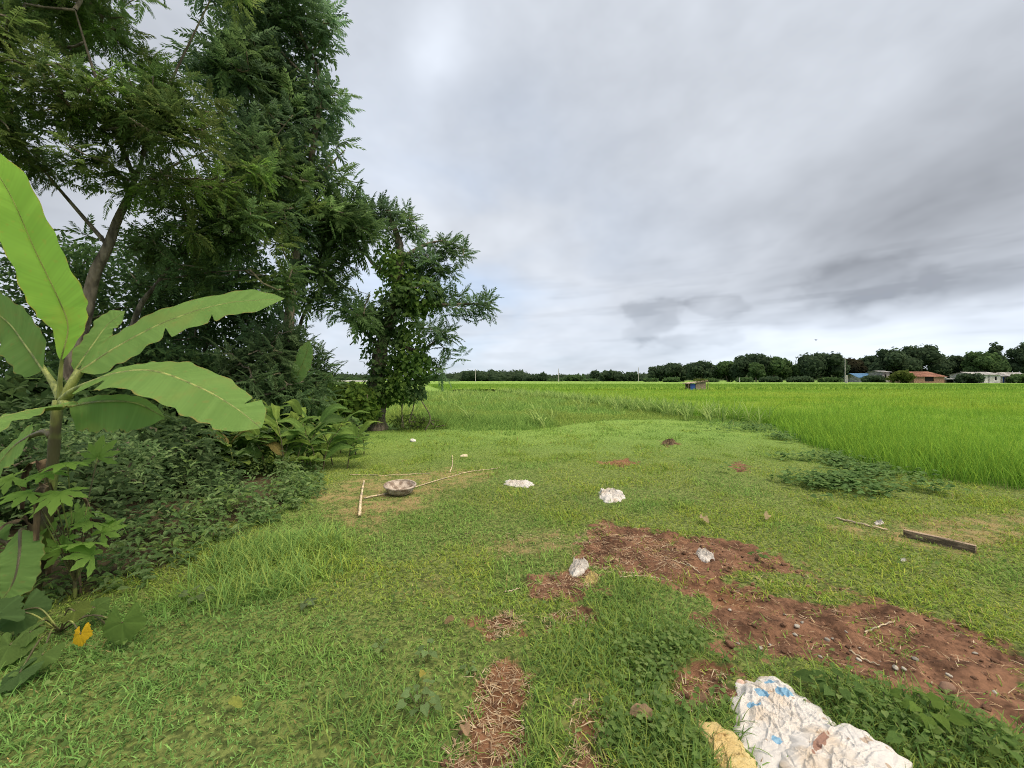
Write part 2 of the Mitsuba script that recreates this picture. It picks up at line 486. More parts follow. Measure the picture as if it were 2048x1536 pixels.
def white_fn(p, n, uv):
    a = fbm(p.x * 0.8, p.y * 0.8, p.z * 1.4, 4)
    return mix((0.42, 0.42, 0.42), (0.62, 0.62, 0.63), smoothstep(0.3, 0.7, a))


def thatch_fn(p, n, uv):
    a = fbm(p.x * 3, p.y * 3, p.z * 9, 4)
    return mix((0.15, 0.12, 0.08), (0.34, 0.29, 0.22), smoothstep(0.3, 0.7, a))


for k, fn, r in (('brickwork', brick_fn, 0.9), ('rusty_sheet', rust_fn, 0.7), ('grey_sheet', grey_fn, 0.6), ('white_wall', white_fn, 0.8), ('old_thatch', thatch_fn, 0.95)):
    scene[k] = {'type': 'twosided', 'bsdf': {'type': 'principled', 'base_color': mikit.proc(fn), 'roughness': r, 'specular': 0.25}}
for k, c in (('dark_inside', (0.02, 0.018, 0.016)), ('blue_paint', (0.04, 0.10, 0.36)), ('blue_roof_paint', (0.10, 0.22, 0.38)), ('concrete', (0.42, 0.41, 0.39)), ('dark_feather', (0.02, 0.02, 0.022))):
    scene[k] = {'type': 'twosided', 'bsdf': {'type': 'principled', 'base_color': rgb(*c), 'roughness': 0.7, 'specular': 0.25}}

# ------------------------------------------------------------------ ground
def poly(*uvs):
    return shapely.Polygon([gp(u, v) for u, v in uvs])


SOIL = [poly((1205, 1042), (1330, 1062), (1480, 1093), (1600, 1140), (1665, 1172), (1760, 1200), (1870, 1238), (1970, 1268), (2100, 1330), (2100, 1500), (1990, 1462), (1900, 1420), (1800, 1385),
             (1690, 1345), (1560, 1312), (1440, 1292), (1400, 1250), (1392, 1212), (1330, 1165), (1240, 1135), (1150, 1110), (1175, 1072)),
        poly((1060, 1170), (1110, 1135), (1190, 1140), (1200, 1170), (1120, 1200), (1060, 1195)),
        poly((1070, 1225), (1160, 1210), (1200, 1240), (1170, 1262), (1090, 1250)),
        poly((970, 1235), (1020, 1215), (1050, 1240), (1020, 1275), (975, 1272)),
        poly((950, 1340), (1010, 1318), (1065, 1350), (1050, 1430), (1050, 1540), (1030, 1640), (850, 1640), (890, 1520), (935, 1420)),
        poly((1145, 1400), (1200, 1388), (1222, 1450), (1225, 1560), (1215, 1640), (1120, 1640), (1128, 1500)),
        poly((1375, 1345), (1440, 1335), (1470, 1390), (1400, 1430), (1340, 1400)),
        poly((1212, 922), (1240, 915), (1270, 922), (1245, 934)), poly((1448, 932), (1475, 925), (1505, 935), (1475, 944)),
        
        poly((1325, 884), (1345, 881), (1355, 888), (1335, 892))]
GRASSY = [poly((1500, 1135), (1600, 1150), (1720, 1200), (1660, 1222), (1540, 1200), (1470, 1165))]      # turf that has come back within the bare strip
DRY = [poly((620, 985), (700, 955), (900, 935), (1000, 945), (860, 1010), (740, 1060), (640, 1030)), poly((790, 1160), (830, 1140), (920, 1150), (900, 1180), (810, 1190)),
       poly((1640, 1030), (1800, 1040), (2080, 1020), (2080, 1100), (1900, 1120), (1680, 1075)), poly((960, 1070), (1120, 1060), (1150, 1100), (1000, 1110))]
RICE_EDGE = [(7.15, 5.9), (6.35, 7.0), (6.55, 8.3), (7.1, 10.5), (7.75, 12.2), (8.6, 14.2), (7.7, 18.0), (5.5, 27), (3.2, 38), (-1.8, 54.0)]
RICE = shapely.Polygon(RICE_EDGE + [(-1.8, 54), (120, 54), (120, 2.0), (11.0, 2.0), (7.9, 5.2)])
RICE_FAR = shapely.Polygon([(-9, 54.8), (140, 54.8), (185, 112), (-22, 112)])
TALL = shapely.Polygon([(-3.6, 14.2), (-1.5, 13.2), (0.6, 13.3), (1.6, 14.2), (2.7, 15.6), (4.3, 16.6), (5.9, 16.8), (7.1, 15.9), (8.2, 14.6), (8.6, 14.4), (7.7, 18.2), (5.5, 27), (3.2, 38), (-1.8, 53.5), (-14, 53.5), (-9, 30), (-5.5, 17)])
SACK_A = [(1462, 1400), (1480, 1368), (1530, 1358), (1575, 1372), (1612, 1405), (1650, 1425), (1672, 1462), (1680, 1500), (1640, 1540), (1570, 1560), (1520, 1545), (1478, 1490)]
SACK_B = [(1585, 1480), (1640, 1462), (1700, 1468), (1770, 1500), (1815, 1545), (1830, 1600), (1760, 1680), (1620, 1700), (1560, 1640), (1560, 1550)]
SACK_C = [(1383, 1443), (1430, 1445), (1475, 1478), (1512, 1530), (1545, 1600), (1545, 1680), (1490, 1690), (1455, 1600), (1425, 1520)]
cA, cB = (np.mean([gp(*q) for q in sk], 0) for sk in (SACK_A, SACK_B))
for u, v, rx, ry in ((1524, 1400, 0.03, 0.03), (1568, 1402, 0.04, 0.032), (1508, 1424, 0.035, 0.016), (1553, 1500, 0.02, 0.024), (1540, 1380, 0.03, 0.014)):
    PRINTS.append((*(gp(u, v) - cA), rx, ry))
TAPES.append((*(gp(1642, 1515) - cB), 0.085, 0.016))
SACKS = [poly(*q).buffer(-0.025) for q in (SACK_A, SACK_B, SACK_C)]
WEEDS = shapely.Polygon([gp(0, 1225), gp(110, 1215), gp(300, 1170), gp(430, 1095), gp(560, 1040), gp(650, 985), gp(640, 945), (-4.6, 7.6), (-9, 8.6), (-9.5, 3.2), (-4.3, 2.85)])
LONG = shapely.Polygon([gp(330, 1210), gp(420, 1120), gp(520, 1075), gp(640, 1060), gp(720, 1095), gp(690, 1150), gp(560, 1200), gp(420, 1240)])


def sdist(polys, x, y):
    """Signed distance (negative inside) to the nearest of the polygons."""
    pts = shapely.points(np.ravel(x), np.ravel(y))
    out = np.full(len(pts), 1e3)
    for pl in (polys if isinstance(polys, list) else [polys]):
        shapely.prepare(pl)
        d = shapely.distance(pts, pl)
        ins = d <= 0
        if ins.any():
            d[ins] = -shapely.distance(pts[ins], pl.exterior)
        out = np.minimum(out, d)
    return out.reshape(np.shape(x))


def masks(x, y):
    w = (fb(x, y, 3.0, 4, 3) - 0.5) * 0.42 + (fb(x, y, 14.0, 3, 8) - 0.5) * 0.30
    w = w * np.clip(np.asarray(y) / 3.0, 0.6, 1.3)
    near = (np.abs(x) < 9) & (y < 20) & (y > 0.5)
    s = np.zeros(np.shape(x)); dry = np.zeros(np.shape(x))
    if near.any():
        xs, ys = x[near], y[near]
        d = sdist(SOIL, xs, ys) + w[near]
        g = sdist(GRASSY, xs, ys) + w[near]
        s[near] = smooth((0.09 - d) / 0.2) * (1 - 0.8 * smooth((0.06 - g) / 0.12))
        dry[near] = smooth((0.1 - sdist(DRY, xs, ys) - w[near]) / 0.4)
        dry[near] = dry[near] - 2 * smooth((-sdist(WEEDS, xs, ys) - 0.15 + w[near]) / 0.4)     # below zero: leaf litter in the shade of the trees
    return s, dry


def height(x, y, soil=None):
    x = np.asarray(x, float); y = np.asarray(y, float)
    z = 0.07 * (fb(x, y, 0.5, 3, 1) - 0.5) * np.clip(y / 3, 0, 1)
    z = z + 0.75 * smooth((y - 112) / 30.0) + 0.35 * smooth((-x - 4.2) / 3.0) * smooth((y - 3) / 3) * smooth((14 - y) / 3)
    if soil is None:
        soil = masks(x, y)[0]
    lump = fb(x, y, 7.0, 4, 31) - 0.5
    return z + soil * (0.11 * lump + 0.05 * (fb(x, y, 2.2, 2, 6) - 0.5) - 0.012) + 0.018 * (fb(x, y, 9, 3, 44) - 0.5)


def axis(a, b, step, reach, grow=1.13):
    core = list(np.arange(a, b, step))
    out, s = [core[-1]], step
    while out[-1] < reach:
        s *= grow; out.append(out[-1] + s)
    lo, s = [core[0]], step
    while lo[-1] > -reach:
        s *= grow; lo.append(lo[-1] - s)
    return np.array(lo[::-1][:-1] + core + out[1:])


gx, gy = axis(-3.2, 5.2, 0.032, 700), axis(1.2, 7.5, 0.032, 700)
GX, GY = np.meshgrid(gx, gy)
gs, gd = masks(GX, GY)
GZ = height(GX, GY, gs)
ni, nj = GX.shape
i, j = np.meshgrid(np.arange(ni - 1), np.arange(nj - 1), indexing='ij')
q = np.stack([i * nj + j, i * nj + j + 1, (i + 1) * nj + j + 1, (i + 1) * nj + j], -1).reshape(-1, 4)
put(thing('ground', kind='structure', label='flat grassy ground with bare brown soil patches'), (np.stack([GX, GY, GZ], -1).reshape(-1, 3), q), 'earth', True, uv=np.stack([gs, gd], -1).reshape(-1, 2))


def scatter(pl, n, rng=RNG):
    """n random points in a polygon."""
    x0, y0, x1, y1 = pl.bounds
    out = np.zeros((0, 2))
    shapely.prepare(pl)
    while len(out) < n:
        p = rng.uniform((x0, y0), (x1, y1), (max(4000, 2 * n), 2))
        out = np.vstack([out, p[shapely.contains_xy(pl, p[:, 0], p[:, 1])]])
    return out[:n]


def lift(p):
    return np.column_stack([p, height(p[:, 0], p[:, 1])])


# ------------------------------------------------------------------ turf
def pick(cols, n, w=None):
    cols = np.array(cols)
    return cols[RNG.choice(len(cols), n, p=w)]


def turf():
    out = []
    for (y0, y1, dens, seg, size) in ((1.25, 3.2, 4600, 3, 1.0), (3.2, 5.5, 3000, 3, 1.1), (5.5, 9.0, 1350, 2, 1.35), (9.0, 19.0, 420, 2, 1.9)):
        ym = y1
        band = shapely.Polygon([(-1.28 * y0 - 0.4, y0), (1.28 * y0 + 0.6, y0), (1.28 * ym + 0.6, ym), (-1.28 * ym - 0.4, ym)])
        p = scatter(band, int(band.area * dens))
        x, y = p.T
        soil, dry = masks(x, y)
        keep = RNG.random(len(p)) > np.clip(soil * 1.02, 0, 0.985) * np.where(fb(x, y, 4.5, 3, 52) > 0.62, 0.55, 0.985)
        keep &= RNG.random(len(p)) > np.maximum(dry, 0) * 0.55
        keep &= RNG.random(len(p)) > -dry
        dry = np.maximum(dry, 0)
        keep &= RNG.random(len(p)) < 0.35 + 1.1 * fb(x, y, 5.0, 3, 77)
        keep &= ~shapely.contains_xy(RICE, x, y)
        for sk in SACKS:
            keep &= ~shapely.contains_xy(sk, x, y)
        p, soil, dry = p[keep], soil[keep], dry[keep]
        x, y = p.T
        n = len(p)
        tuft = fb(x, y, 1.7, 3, 12)
        hue = fb(x, y, 0.9, 3, 21)
        P = np.column_stack([p, height(x, y, soil)])
        near_left = smooth((3.6 - y) / 1.5) * smooth((0.9 - x) / 1.5)
        h = (0.022 + 0.055 * RNG.random(n) ** 1.8) * size * (0.55 + 0.9 * smooth((tuft - 0.35) / 0.4)) * (1 - 0.35 * dry)
        h *= 1 - 0.45 * smooth((y - 5) / 4) * (1 - smooth((tuft - 0.55) / 0.1))
        lng = smooth((0.12 - sdist(LONG, x, y)) / 0.25) if y0 < 5.5 else 0
        h = h * (1 + 1.9 * lng)
        a = pick([(0.28, 0.37, 0.065), (0.225, 0.35, 0.06), (0.33, 0.39, 0.075), (0.19, 0.32, 0.065)], n)
        b = pick([(0.165, 0.32, 0.095), (0.205, 0.37, 0.11), (0.14, 0.28, 0.075)], n)
        k = np.clip(smooth((hue - 0.5) / 0.2) * 0.75 + 0.9 * near_left + 0.25 * lng, 0, 1)[:, None]
        g = pick([(0.179, 0.336, 0.076), (0.221, 0.370, 0.085), (0.158, 0.291, 0.067)], n)
        fr = (smooth((y - 6.0) / 6.0) * (0.35 + 0.65 * smooth((fb(x, y, 0.45, 3, 66) - 0.4) / 0.2)))[:, None] * 0.8
        col = a * (1 - k) + b * k
        col = col * (1 - fr) + g * fr
        straw = RNG.random(n) < 0.012 + 0.42 * dry + 0.1 * soil
        col[straw] = pick([(0.36, 0.28, 0.13), (0.28, 0.21, 0.10), (0.42, 0.36, 0.18)], int(straw.sum()))
        col *= RNG.uniform(0.62, 1.3, n)[:, None]
        out.append(blades(P, h, (0.0045 + 0.0035 * RNG.random(n)) * size, RNG.uniform(0, 6.28, n), RNG.uniform(0.2, 1.15, n), RNG.uniform(0.2, 1.6, n), col, seg, col * [1.18, 1.12, 1.0]))
    put(thing('lawn_grass', 'short grazed green and straw-flecked grass over the open ground', 'grass', kind='stuff'), *mesh_vc(cat(out), 'grass_blade'))


def mesh_vc(m, bsdf, smooth=False):
    return ((m[0], m[1]), bsdf, smooth, m[2])


turf()

# litter of straw on the bare soil
n = 2600
sp = np.vstack([scatter(SOIL[k], int(n * w)) for k, w in ((0, 0.34), (1, 0.08), (2, 0.05), (3, 0.08), (4, 0.30), (5, 0.10), (6, 0.04), (9, 0.01))])
sp = np.vstack([sp, scatter(poly((1160, 1060), (1320, 1070), (1420, 1130), (1330, 1150), (1200, 1150), (1140, 1110)), 900), scatter(DRY[0], 260), scatter(DRY[3], 160)])
n = len(sp)
L = RNG.uniform(0.02, 0.085, n)
put(thing('straw_litter', 'loose dry straw scattered over the bare brown soil', 'straw', kind='stuff'),
    *mesh_vc(blades(lift(sp) + [0, 0, 0.012], L, RNG.uniform(0.002, 0.0065, n), RNG.uniform(0, 6.28, n), RNG.uniform(1.3, 1.65, n), RNG.uniform(-0.25, 0.3, n),
                    pick([(0.36, 0.27, 0.16), (0.27, 0.195, 0.12), (0.42, 0.35, 0.24), (0.20, 0.14, 0.09)], n), 2), 'matte'))

# clods
ico = trimesh.creation.icosphere(subdivisions=2)
clod = []
for k, p in enumerate(lift(np.vstack([scatter(SOIL[0], 900), scatter(SOIL[4], 60), scatter(SOIL[1], 40), scatter(SOIL[6], 40)]))):
    r = 0.004 + 0.016 * RNG.random() ** 6
    v = ico.vertices * (0.75 + 0.55 * meshkit.noise(ico.vertices * 1.7 + k * 3.1)[:, None]) * [1, 1, 0.75] * r
    c = np.array([0.125, 0.07, 0.044]) * RNG.uniform(0.6, 1.35)
    clod.append((v + p + [0, 0, r * 0.2], ico.faces, c))
put(thing('soil_clods', 'crumbled reddish brown soil lumps on the bare strip', 'soil', kind='stuff'), *mesh_vc(cat(clod), 'matte'))

# ------------------------------------------------------------------ rice and tall grass
def rice():
    out = []
    for (y0, y1, dens, w, seg) in ((2.0, 11, 620, 0.011, 4), (11, 18, 300, 0.017, 3), (18, 30, 95, 0.03, 3), (30, 54, 26, 0.055, 2)):
        reg = RICE.intersection(shapely.Polygon([(-60, y0), (1.30 * y0 + 1, y0), (1.30 * y1 + 1, y1), (-60, y1)]))
        p = scatter(reg, int(reg.area * dens))
        if y0 < 18:                                        # planted in hills
            p = np.round(p / 0.17) * 0.17 + RNG.normal(0, 0.035, p.shape)
        n = len(p)
        x, y = p.T
        yel = smooth((fb(x, y, 0.25, 3, 91) - 0.4) / 0.25)[:, None]
        a = pick([(0.184, 0.363, 0.053), (0.221, 0.391, 0.053), (0.157, 0.331, 0.053)], n)
        b = pick([(0.249, 0.392, 0.053), (0.272, 0.392, 0.062), (0.210, 0.371, 0.053)], n)
        col = (a * (1 - yel) + b * yel) * RNG.uniform(0.8, 1.2, n)[:, None]
        h = RNG.uniform(0.36, 0.64, n) * (0.8 + 0.45 * fb(x, y, 0.8, 3, 5)) * (0.6 + 0.4 * smooth(-sdist(RICE, x, y) / 0.7))
        out.append(blades(np.column_stack([p, height(x, y, np.zeros(n))]), h, w * RNG.uniform(0.7, 1.2, n), RNG.uniform(0, 6.28, n), RNG.uniform(0.02, 0.35, n), RNG.uniform(0.1, 0.9, n), col, seg, col * [1.25, 1.12, 1]))
    reg = RICE_FAR
    p = scatter(reg, 42000)
    n = len(p)
    col = pick([(0.178, 0.327, 0.045), (0.206, 0.347, 0.053), (0.152, 0.295, 0.045)], n)
    out.append(blades(np.column_stack([p, p[:, 0] * 0 + 0.2]), RNG.uniform(0.42, 0.55, n), 0.16 * RNG.uniform(0.7, 1.2, n), RNG.uniform(0, 6.28, n), RNG.uniform(0.02, 0.3, n), RNG.uniform(0.1, 0.6, n), col, 2))
    put(thing('rice_plants', 'bright yellow green young rice plants filling the paddy', 'rice', kind='stuff'), *mesh_vc(cat(out), 'grass_blade'))
    # closed canopy of the paddy, seen at a glancing angle
    for name, pl, z0, inset, step, lab in (('rice_field', RICE, 0.34, 0.5, 0.9, 'nearer bright green paddy canopy'), ('rice_field', RICE_FAR, 0.50, 0.2, 1.6, 'farther bright green paddy canopy behind the dark bund')):
        q = pl.buffer(-inset)
        x0, y0, x1, y1 = q.bounds
        xs, ys = np.arange(x0, x1, step), np.arange(y0, y1, step)
        X, Y = np.meshgrid(xs, ys)
        ok = shapely.contains_xy(q, X, Y)
        dd = -sdist(q, X, Y)
        Z = 0.06 + (z0 - 0.06) * smooth(dd / 3.0) + 0.16 * (fb(X, Y, 0.9, 3, 17) - 0.5) * smooth(dd / 2)
        Zin = np.where(ok, Z, Z - 0.0)
        m = X.shape[1]
        i, j = np.meshgrid(np.arange(X.shape[0] - 1), np.arange(m - 1), indexing='ij')
        good = ok[:-1, :-1] & ok[1:, :-1] & ok[:-1, 1:] & ok[1:, 1:]
        qd = np.stack([i * m + j, i * m + j + 1, (i + 1) * m + j + 1, (i + 1) * m + j], -1)[good]
        put(thing(name, lab, kind='structure'), (np.stack([X, Y, Zin], -1).reshape(-1, 3), qd), 'rice_canopy', True)


rice()


def tall_grass():
    out = []
    for (y0, y1, dens, w, seg) in ((12.5, 18, 420, 0.014, 3), (18, 30, 130, 0.026, 3), (30, 54, 38, 0.05, 2)):
        reg = TALL.intersection(shapely.Polygon([(-60, y0), (60, y0), (60, y1), (-60, y1)]))
        p = scatter(reg, int(reg.area * dens))
        x, y = p.T
        n = len(p)
        edge = smooth((-sdist(TALL, x, y) + 2.4 * (fb(x, y, 0.55, 3, 36) - 0.5)) / 1.8)
        edge = edge * (1 - 0.72 * smooth((x - 0.8) / 2.2) * smooth((27 - y) / 7))
        hue = smooth((fb(x, y, 0.45, 3, 61) - 0.4) / 0.2)[:, None]
        col = pick([(0.24, 0.34, 0.08), (0.28, 0.37, 0.10), (0.20, 0.31, 0.08)], n) * (1 - hue) + pick([(0.19, 0.34, 0.09), (0.23, 0.37, 0.10)], n) * hue
        h = (0.18 + 0.34 * RNG.random(n)) * (0.25 + 0.75 * edge) * (0.6 + 0.9 * fb(x, y, 0.7, 3, 33))
        out.append(blades(np.column_stack([p, height(x, y, np.zeros(n))]), h, w * RNG.uniform(0.7, 1.2, n), RNG.uniform(0, 6.28, n), RNG.uniform(0.05, 0.5, n), RNG.uniform(0.2, 1.3, n), col, seg, col * [1.15, 1.1, 1.0]))
    # coarse reedy tufts between the tall grass and the paddy
    line = shapely.LineString([(8.3, 14.6), (7.4, 18), (5.2, 27), (3.0, 37), (-1, 48)])
    c = np.array([line.interpolate(s).coords[0] for s in RNG.uniform(0, line.length, 240)]) + RNG.normal(0, 0.45, (240, 2))
    c = np.vstack([c, scatter(TALL, 130)])
    p = np.repeat(c, 12, 0) + RNG.normal(0, 0.06, (len(c) * 12, 2))
    n = len(p)
    col = pick([(0.26, 0.38, 0.11), (0.32, 0.43, 0.14), (0.2, 0.32, 0.09)], n)
    out.append(blades(np.column_stack([p, p[:, 0] * 0]), RNG.uniform(0.5, 1.05, n), RNG.uniform(0.025, 0.05, n), RNG.uniform(0, 6.28, n), RNG.uniform(0.05, 0.45, n), RNG.uniform(0.3, 1.6, n), col, 4, col * 1.15))
    put(thing('tall_grass', 'rank pale green tall grass between the lawn and the paddy', 'grass', kind='stuff'), *mesh_vc(cat(out), 'grass_blade'))


tall_grass()

# ------------------------------------------------------------------ trees near the left
def shoots_in(ells, n, rng, lo=0.55, upw=0.7, pads=0, spread=(0.55, 0.55, 0.14)):
    """Shoots inside the crown's ellipsoids, evenly or (pads > 0) gathered in that many flat pads of foliage."""
    ells = [(np.asarray(c, float), np.broadcast_to(np.asarray(r, float), (3,))) for c, r in ells]
    w = np.array([np.prod(r) ** 0.75 for _, r in ells])
    m = pads or n
    which = rng.choice(len(ells), m, p=w / w.sum())
    d = unit(rng.normal(size=(m, 3)))
    rad = rng.uniform(lo ** 2, 1, m) ** 0.5
    P = np.array([ells[k][0] + d[i] * ells[k][1] * rad[i] for i, k in enumerate(which)])
    if pads:
        sz = rng.uniform(0.5, 1.25, pads)
        i = rng.choice(pads, n, p=sz ** 2 / (sz ** 2).sum())
        off = rng.normal(0, 0.6, (n, 3)) * spread * sz[i][:, None]
        off[:, 2] -= 0.22 * (off[:, 0] ** 2 + off[:, 1] ** 2)
        P = P[i] + off
        d = unit(d[i] * [1, 1, 0.4] * 0.8 + off * [1, 1, 0] * 1.2)
    ax = unit(d * 0.7 + [0, 0, upw] + rng.normal(0, 0.3, (n, 3)))
    return P, ax


def grow(root_nodes, P, r_end=0.005, gain=0.0055, rng=RNG):
    """Twigs: joins every shoot to the nearest node of what has grown so far; returns (V, F, C)."""
    nodes = [np.asarray(x, float) for x in root_nodes]
    parent = [-1] * len(nodes)
    arr = np.array(nodes)
    d0 = np.min(np.linalg.norm(P[:, None] - arr[None], axis=2), axis=1)
    segs, tips = [], []
    for k in np.argsort(d0):
        d = np.linalg.norm(arr - P[k], axis=1)
        j = int(np.argmin(d))
        a, b = arr[j], P[k]
        m = 0.5 * (a + b) + rng.normal(0, 0.06, 3) * d[j] - [0, 0, 0.06 * d[j]]
        i1 = len(nodes)
        nodes += [m, b]
        parent += [j, i1]
        arr = np.vstack([arr, m, b])
        tips.append(i1 + 1)
    cnt = np.zeros(len(nodes))
    for t in tips:
        while t >= 0:
            cnt[t] += 1
            t = parent[t]
    out = []
    for i, p in enumerate(parent):
        if p >= 0:
            r0 = min(0.03, r_end + gain * math.sqrt(max(cnt[p] if parent[p] >= 0 else cnt[i] * 1.2, cnt[i])))
            r1 = min(0.03, r_end + gain * math.sqrt(cnt[i]))
            out.append((*tube([arr[p], arr[i]], [min(r0, r1 * 1.6), r1], 5, False), (0, 0, 0)))
    return cat(out)


def compound(P, ax, k, size, temps, cols, rng, twig=0.3, lo=0.5, hi=1.75, jit=0.14):
    """Rosettes of k compound leaves about each shoot."""
    n = len(P)
    e1 = unit(np.cross(ax, [0.31, 0.77, 0.55])); e2 = np.cross(ax, e1)
    out = [[] for _ in temps]
    f = (np.arange(k) + 0.5) / k
    ph = np.arange(k) * 2.4 + rng.uniform(0, 6.28, (n, 1)) + rng.normal(0, 0.25, (n, k))
    th = lo + (hi - lo) * f + rng.normal(0, 0.18, (n, k))
    d = np.cos(th)[..., None] * ax[:, None] + np.sin(th)[..., None] * (np.cos(ph)[..., None] * e1[:, None] + np.sin(ph)[..., None] * e2[:, None])
    pos = (P[:, None] - ax[:, None] * (twig * f)[None, :, None]).reshape(-1, 3)
    d = d.reshape(-1, 3)
    up = np.broadcast_to(np.array([0, 0, 1.0]), d.shape) + 0.25 * rng.normal(size=d.shape)
    c = np.asarray(cols)[rng.choice(len(cols), n)][:, None] * rng.uniform(0.8, 1.2, (n, k, 1))
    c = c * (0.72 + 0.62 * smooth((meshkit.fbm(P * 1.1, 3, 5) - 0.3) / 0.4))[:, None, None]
    c = c.reshape(-1, 3)
    sz = size * rng.uniform(0.65, 1.2, len(d))
    w = rng.integers(0, len(temps), len(d))
    return cat([stamp(temps[t], pos[w == t], d[w == t], up[w == t], sz[w == t], c[w == t], jit) for t in range(len(temps)) if (w == t).any()])


def ell(u, v, Y, ru, rv, ry):
    """An ellipsoid of the crown: centre seen at (u, v) at depth Y; radii in pixels across and up, metres in depth."""
    return at(u, v, Y), (ru / F * Y, ry, rv / F * Y)


def add_tree(name, label, category, trunk, limbs, ells, n, k, size, temps, cols, seed, r0=0.12, lo=0.5, group=None, twig=0.3, upw=0.7, jit=0.14, pads=0, spread=(0.55, 0.55, 0.14), clad=0):
    rng = np.random.default_rng(seed)
    key = thing(name, label, category, group)
    tr = curve(trunk, 26)
    tr += np.column_stack([0.03 * np.sin(np.arange(26) * 1.1 + seed), 0.03 * np.cos(np.arange(26) * 0.9), np.zeros(26)]) * r0 * 5
    part(key, 'trunk', tube(tr, r0 * np.linspace(1.15, 0.22, 26), 12), 'bark', True)
    nodes = list(tr[8:])
    for lb in limbs:
        c = curve(lb, 16)
        part(key, 'limb', tube(c, r0 * 0.34 * np.linspace(1, 0.25, 16), 8), 'bark', True)
        nodes += list(c[3:])
    P, ax = shoots_in(ells, n, rng, lo, upw, pads, spread)
    v, f, c = grow(nodes, P, rng=rng)
    part(key, 'twigs', (v, f), 'bark', True, kind='stuff')
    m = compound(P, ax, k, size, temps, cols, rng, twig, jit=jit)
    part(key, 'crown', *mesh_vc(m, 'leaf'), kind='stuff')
    if clad:
        i = rng.integers(0, 24, clad)
        o = unit(rng.normal(size=(clad, 3)) * [1, 1, 0.1])
        q = tr[i] + rng.normal(0, 0.12, (clad, 3)) + o * (r0 + rng.uniform(0.02, 0.3, (clad, 1)) ** 1.3)
        part(key, 'vine_leaves', *mesh_vc(stamp(HEART, q, unit(o * 0.5 - [0, 0, 1] + rng.normal(0, 0.4, (clad, 3))), o, rng.uniform(0.08, 0.16, clad), pick(cols, clad)), 'leaf'), kind='stuff')
    return key


G_DARK = [(0.125, 0.215, 0.085), (0.105, 0.182, 0.075), (0.15, 0.248, 0.09)]
G_OLIVE = [(0.17, 0.253, 0.075), (0.14, 0.237, 0.075), (0.19, 0.259, 0.08), (0.13, 0.209, 0.075), (0.19, 0.319, 0.075)]
G_BLUE = [(0.13, 0.220, 0.12), (0.15, 0.248, 0.13), (0.11, 0.187, 0.10)]

add_tree('feathery_tree', 'big feathery tree with a pale leaning trunk overhanging the banana plant, top left', 'tree',
         [at(110, 935, 7.6), at(165, 640, 7.6), at(215, 490, 7.5), at(258, 390, 7.4), at(290, 300, 7.3)],
         [[at(215, 490, 7.5), at(120, 380, 7.2), at(20, 260, 6.8)], [at(255, 395, 7.4), at(330, 340, 7.6), at(420, 300, 7.9)], [at(270, 360, 7.4), at(200, 180, 7.0), at(150, 20, 6.6)], [at(285, 310, 7.3), at(330, 190, 7.5), at(430, -20, 7.8)]],
         [ell(60, 140, 6.6, 230, 150, 1.4), ell(170, 50, 7.2, 130, 110, 1.2), ell(300, 300, 7.3, 190, 120, 1.1), ell(80, 300, 7.0, 190, 110, 1.1), ell(400, -70, 7.6, 140, 80, 1.0),
          ell(-150, 200, 6.5, 200, 220, 1.3), ell(120, -130, 6.8, 350, 140, 1.5), ell(380, 420, 7.6, 110, 80, 0.8), ell(470, 330, 7.9, 90, 70, 0.7), ell(330, 195, 7.4, 85, 60, 0.7), ell(300, 10, 7.3, 75, 45, 0.7)],
         520, 10, 0.35, PIN + PINFINE, G_OLIVE, 1, r0=0.11, pads=95, spread=(0.5, 0.5, 0.13), lo=0.25)
add_tree('feathery_tree', 'slender feathery tree with a thin bare stem slanting right, behind the banana leaves', 'tree',
         [at(215, 900, 8.6), at(265, 650, 8.6), at(320, 560, 8.6), at(372, 480, 8.6), at(440, 400, 8.7)],
         [[at(320, 560, 8.6), at(420, 545, 8.5), at(500, 540, 8.4)], [at(372, 480, 8.6), at(470, 450, 8.8), at(560, 420, 9.0)]],
         [ell(420, 470, 8.6, 120, 60, 0.8), ell(520, 440, 9.0, 110, 70, 0.8), ell(500, 350, 9.2, 110, 80, 0.8), ell(560, 540, 8.8, 70, 45, 0.6), ell(450, 560, 8.4, 90, 35, 0.6)],
         150, 10, 0.38, PIN, G_DARK + G_OLIVE[:2], 2, r0=0.055, pads=38, spread=(0.45, 0.45, 0.12), lo=0.25)
add_tree('feathery_tree', 'tallest feathery tree with drooping fronds against the sky, right edge of the tree group', 'tree',
         [at(565, 885, 10.4), at(575, 720, 10.4), at(585, 560, 10.4), at(612, 380, 10.4), at(640, 180, 10.4), at(600, 60, 10.4)],
         [[at(600, 470, 10.4), at(540, 330, 10.2), at(500, 180, 10.0)], [at(612, 380, 10.4), at(660, 330, 10.6), at(690, 300, 10.7)], [at(640, 180, 10.4), at(560, 100, 10.1), at(520, 20, 10)]],
         [ell(570, 125, 10.4, 65, 85, 0.9), ell(605, 230, 10.5, 52, 75, 0.9), ell(610, 345, 10.5, 48, 65, 0.8), ell(535, 70, 10.2, 80, 75, 0.9), ell(500, 200, 10, 80, 85, 0.9), ell(545, 330, 10.2, 75, 75, 0.8), ell(570, 430, 10.4, 70, 45, 0.8), ell(500, 0, 10, 75, 55, 0.9), ell(450, 120, 9.6, 85, 75, 0.9), ell(590, 40, 10.2, 45, 50, 0.7)],
         245, 9, 0.52, PIN, G_BLUE + G_DARK, 3, r0=0.13, upw=0.6, pads=80, spread=(0.6, 0.6, 0.15), lo=0.3, clad=900)
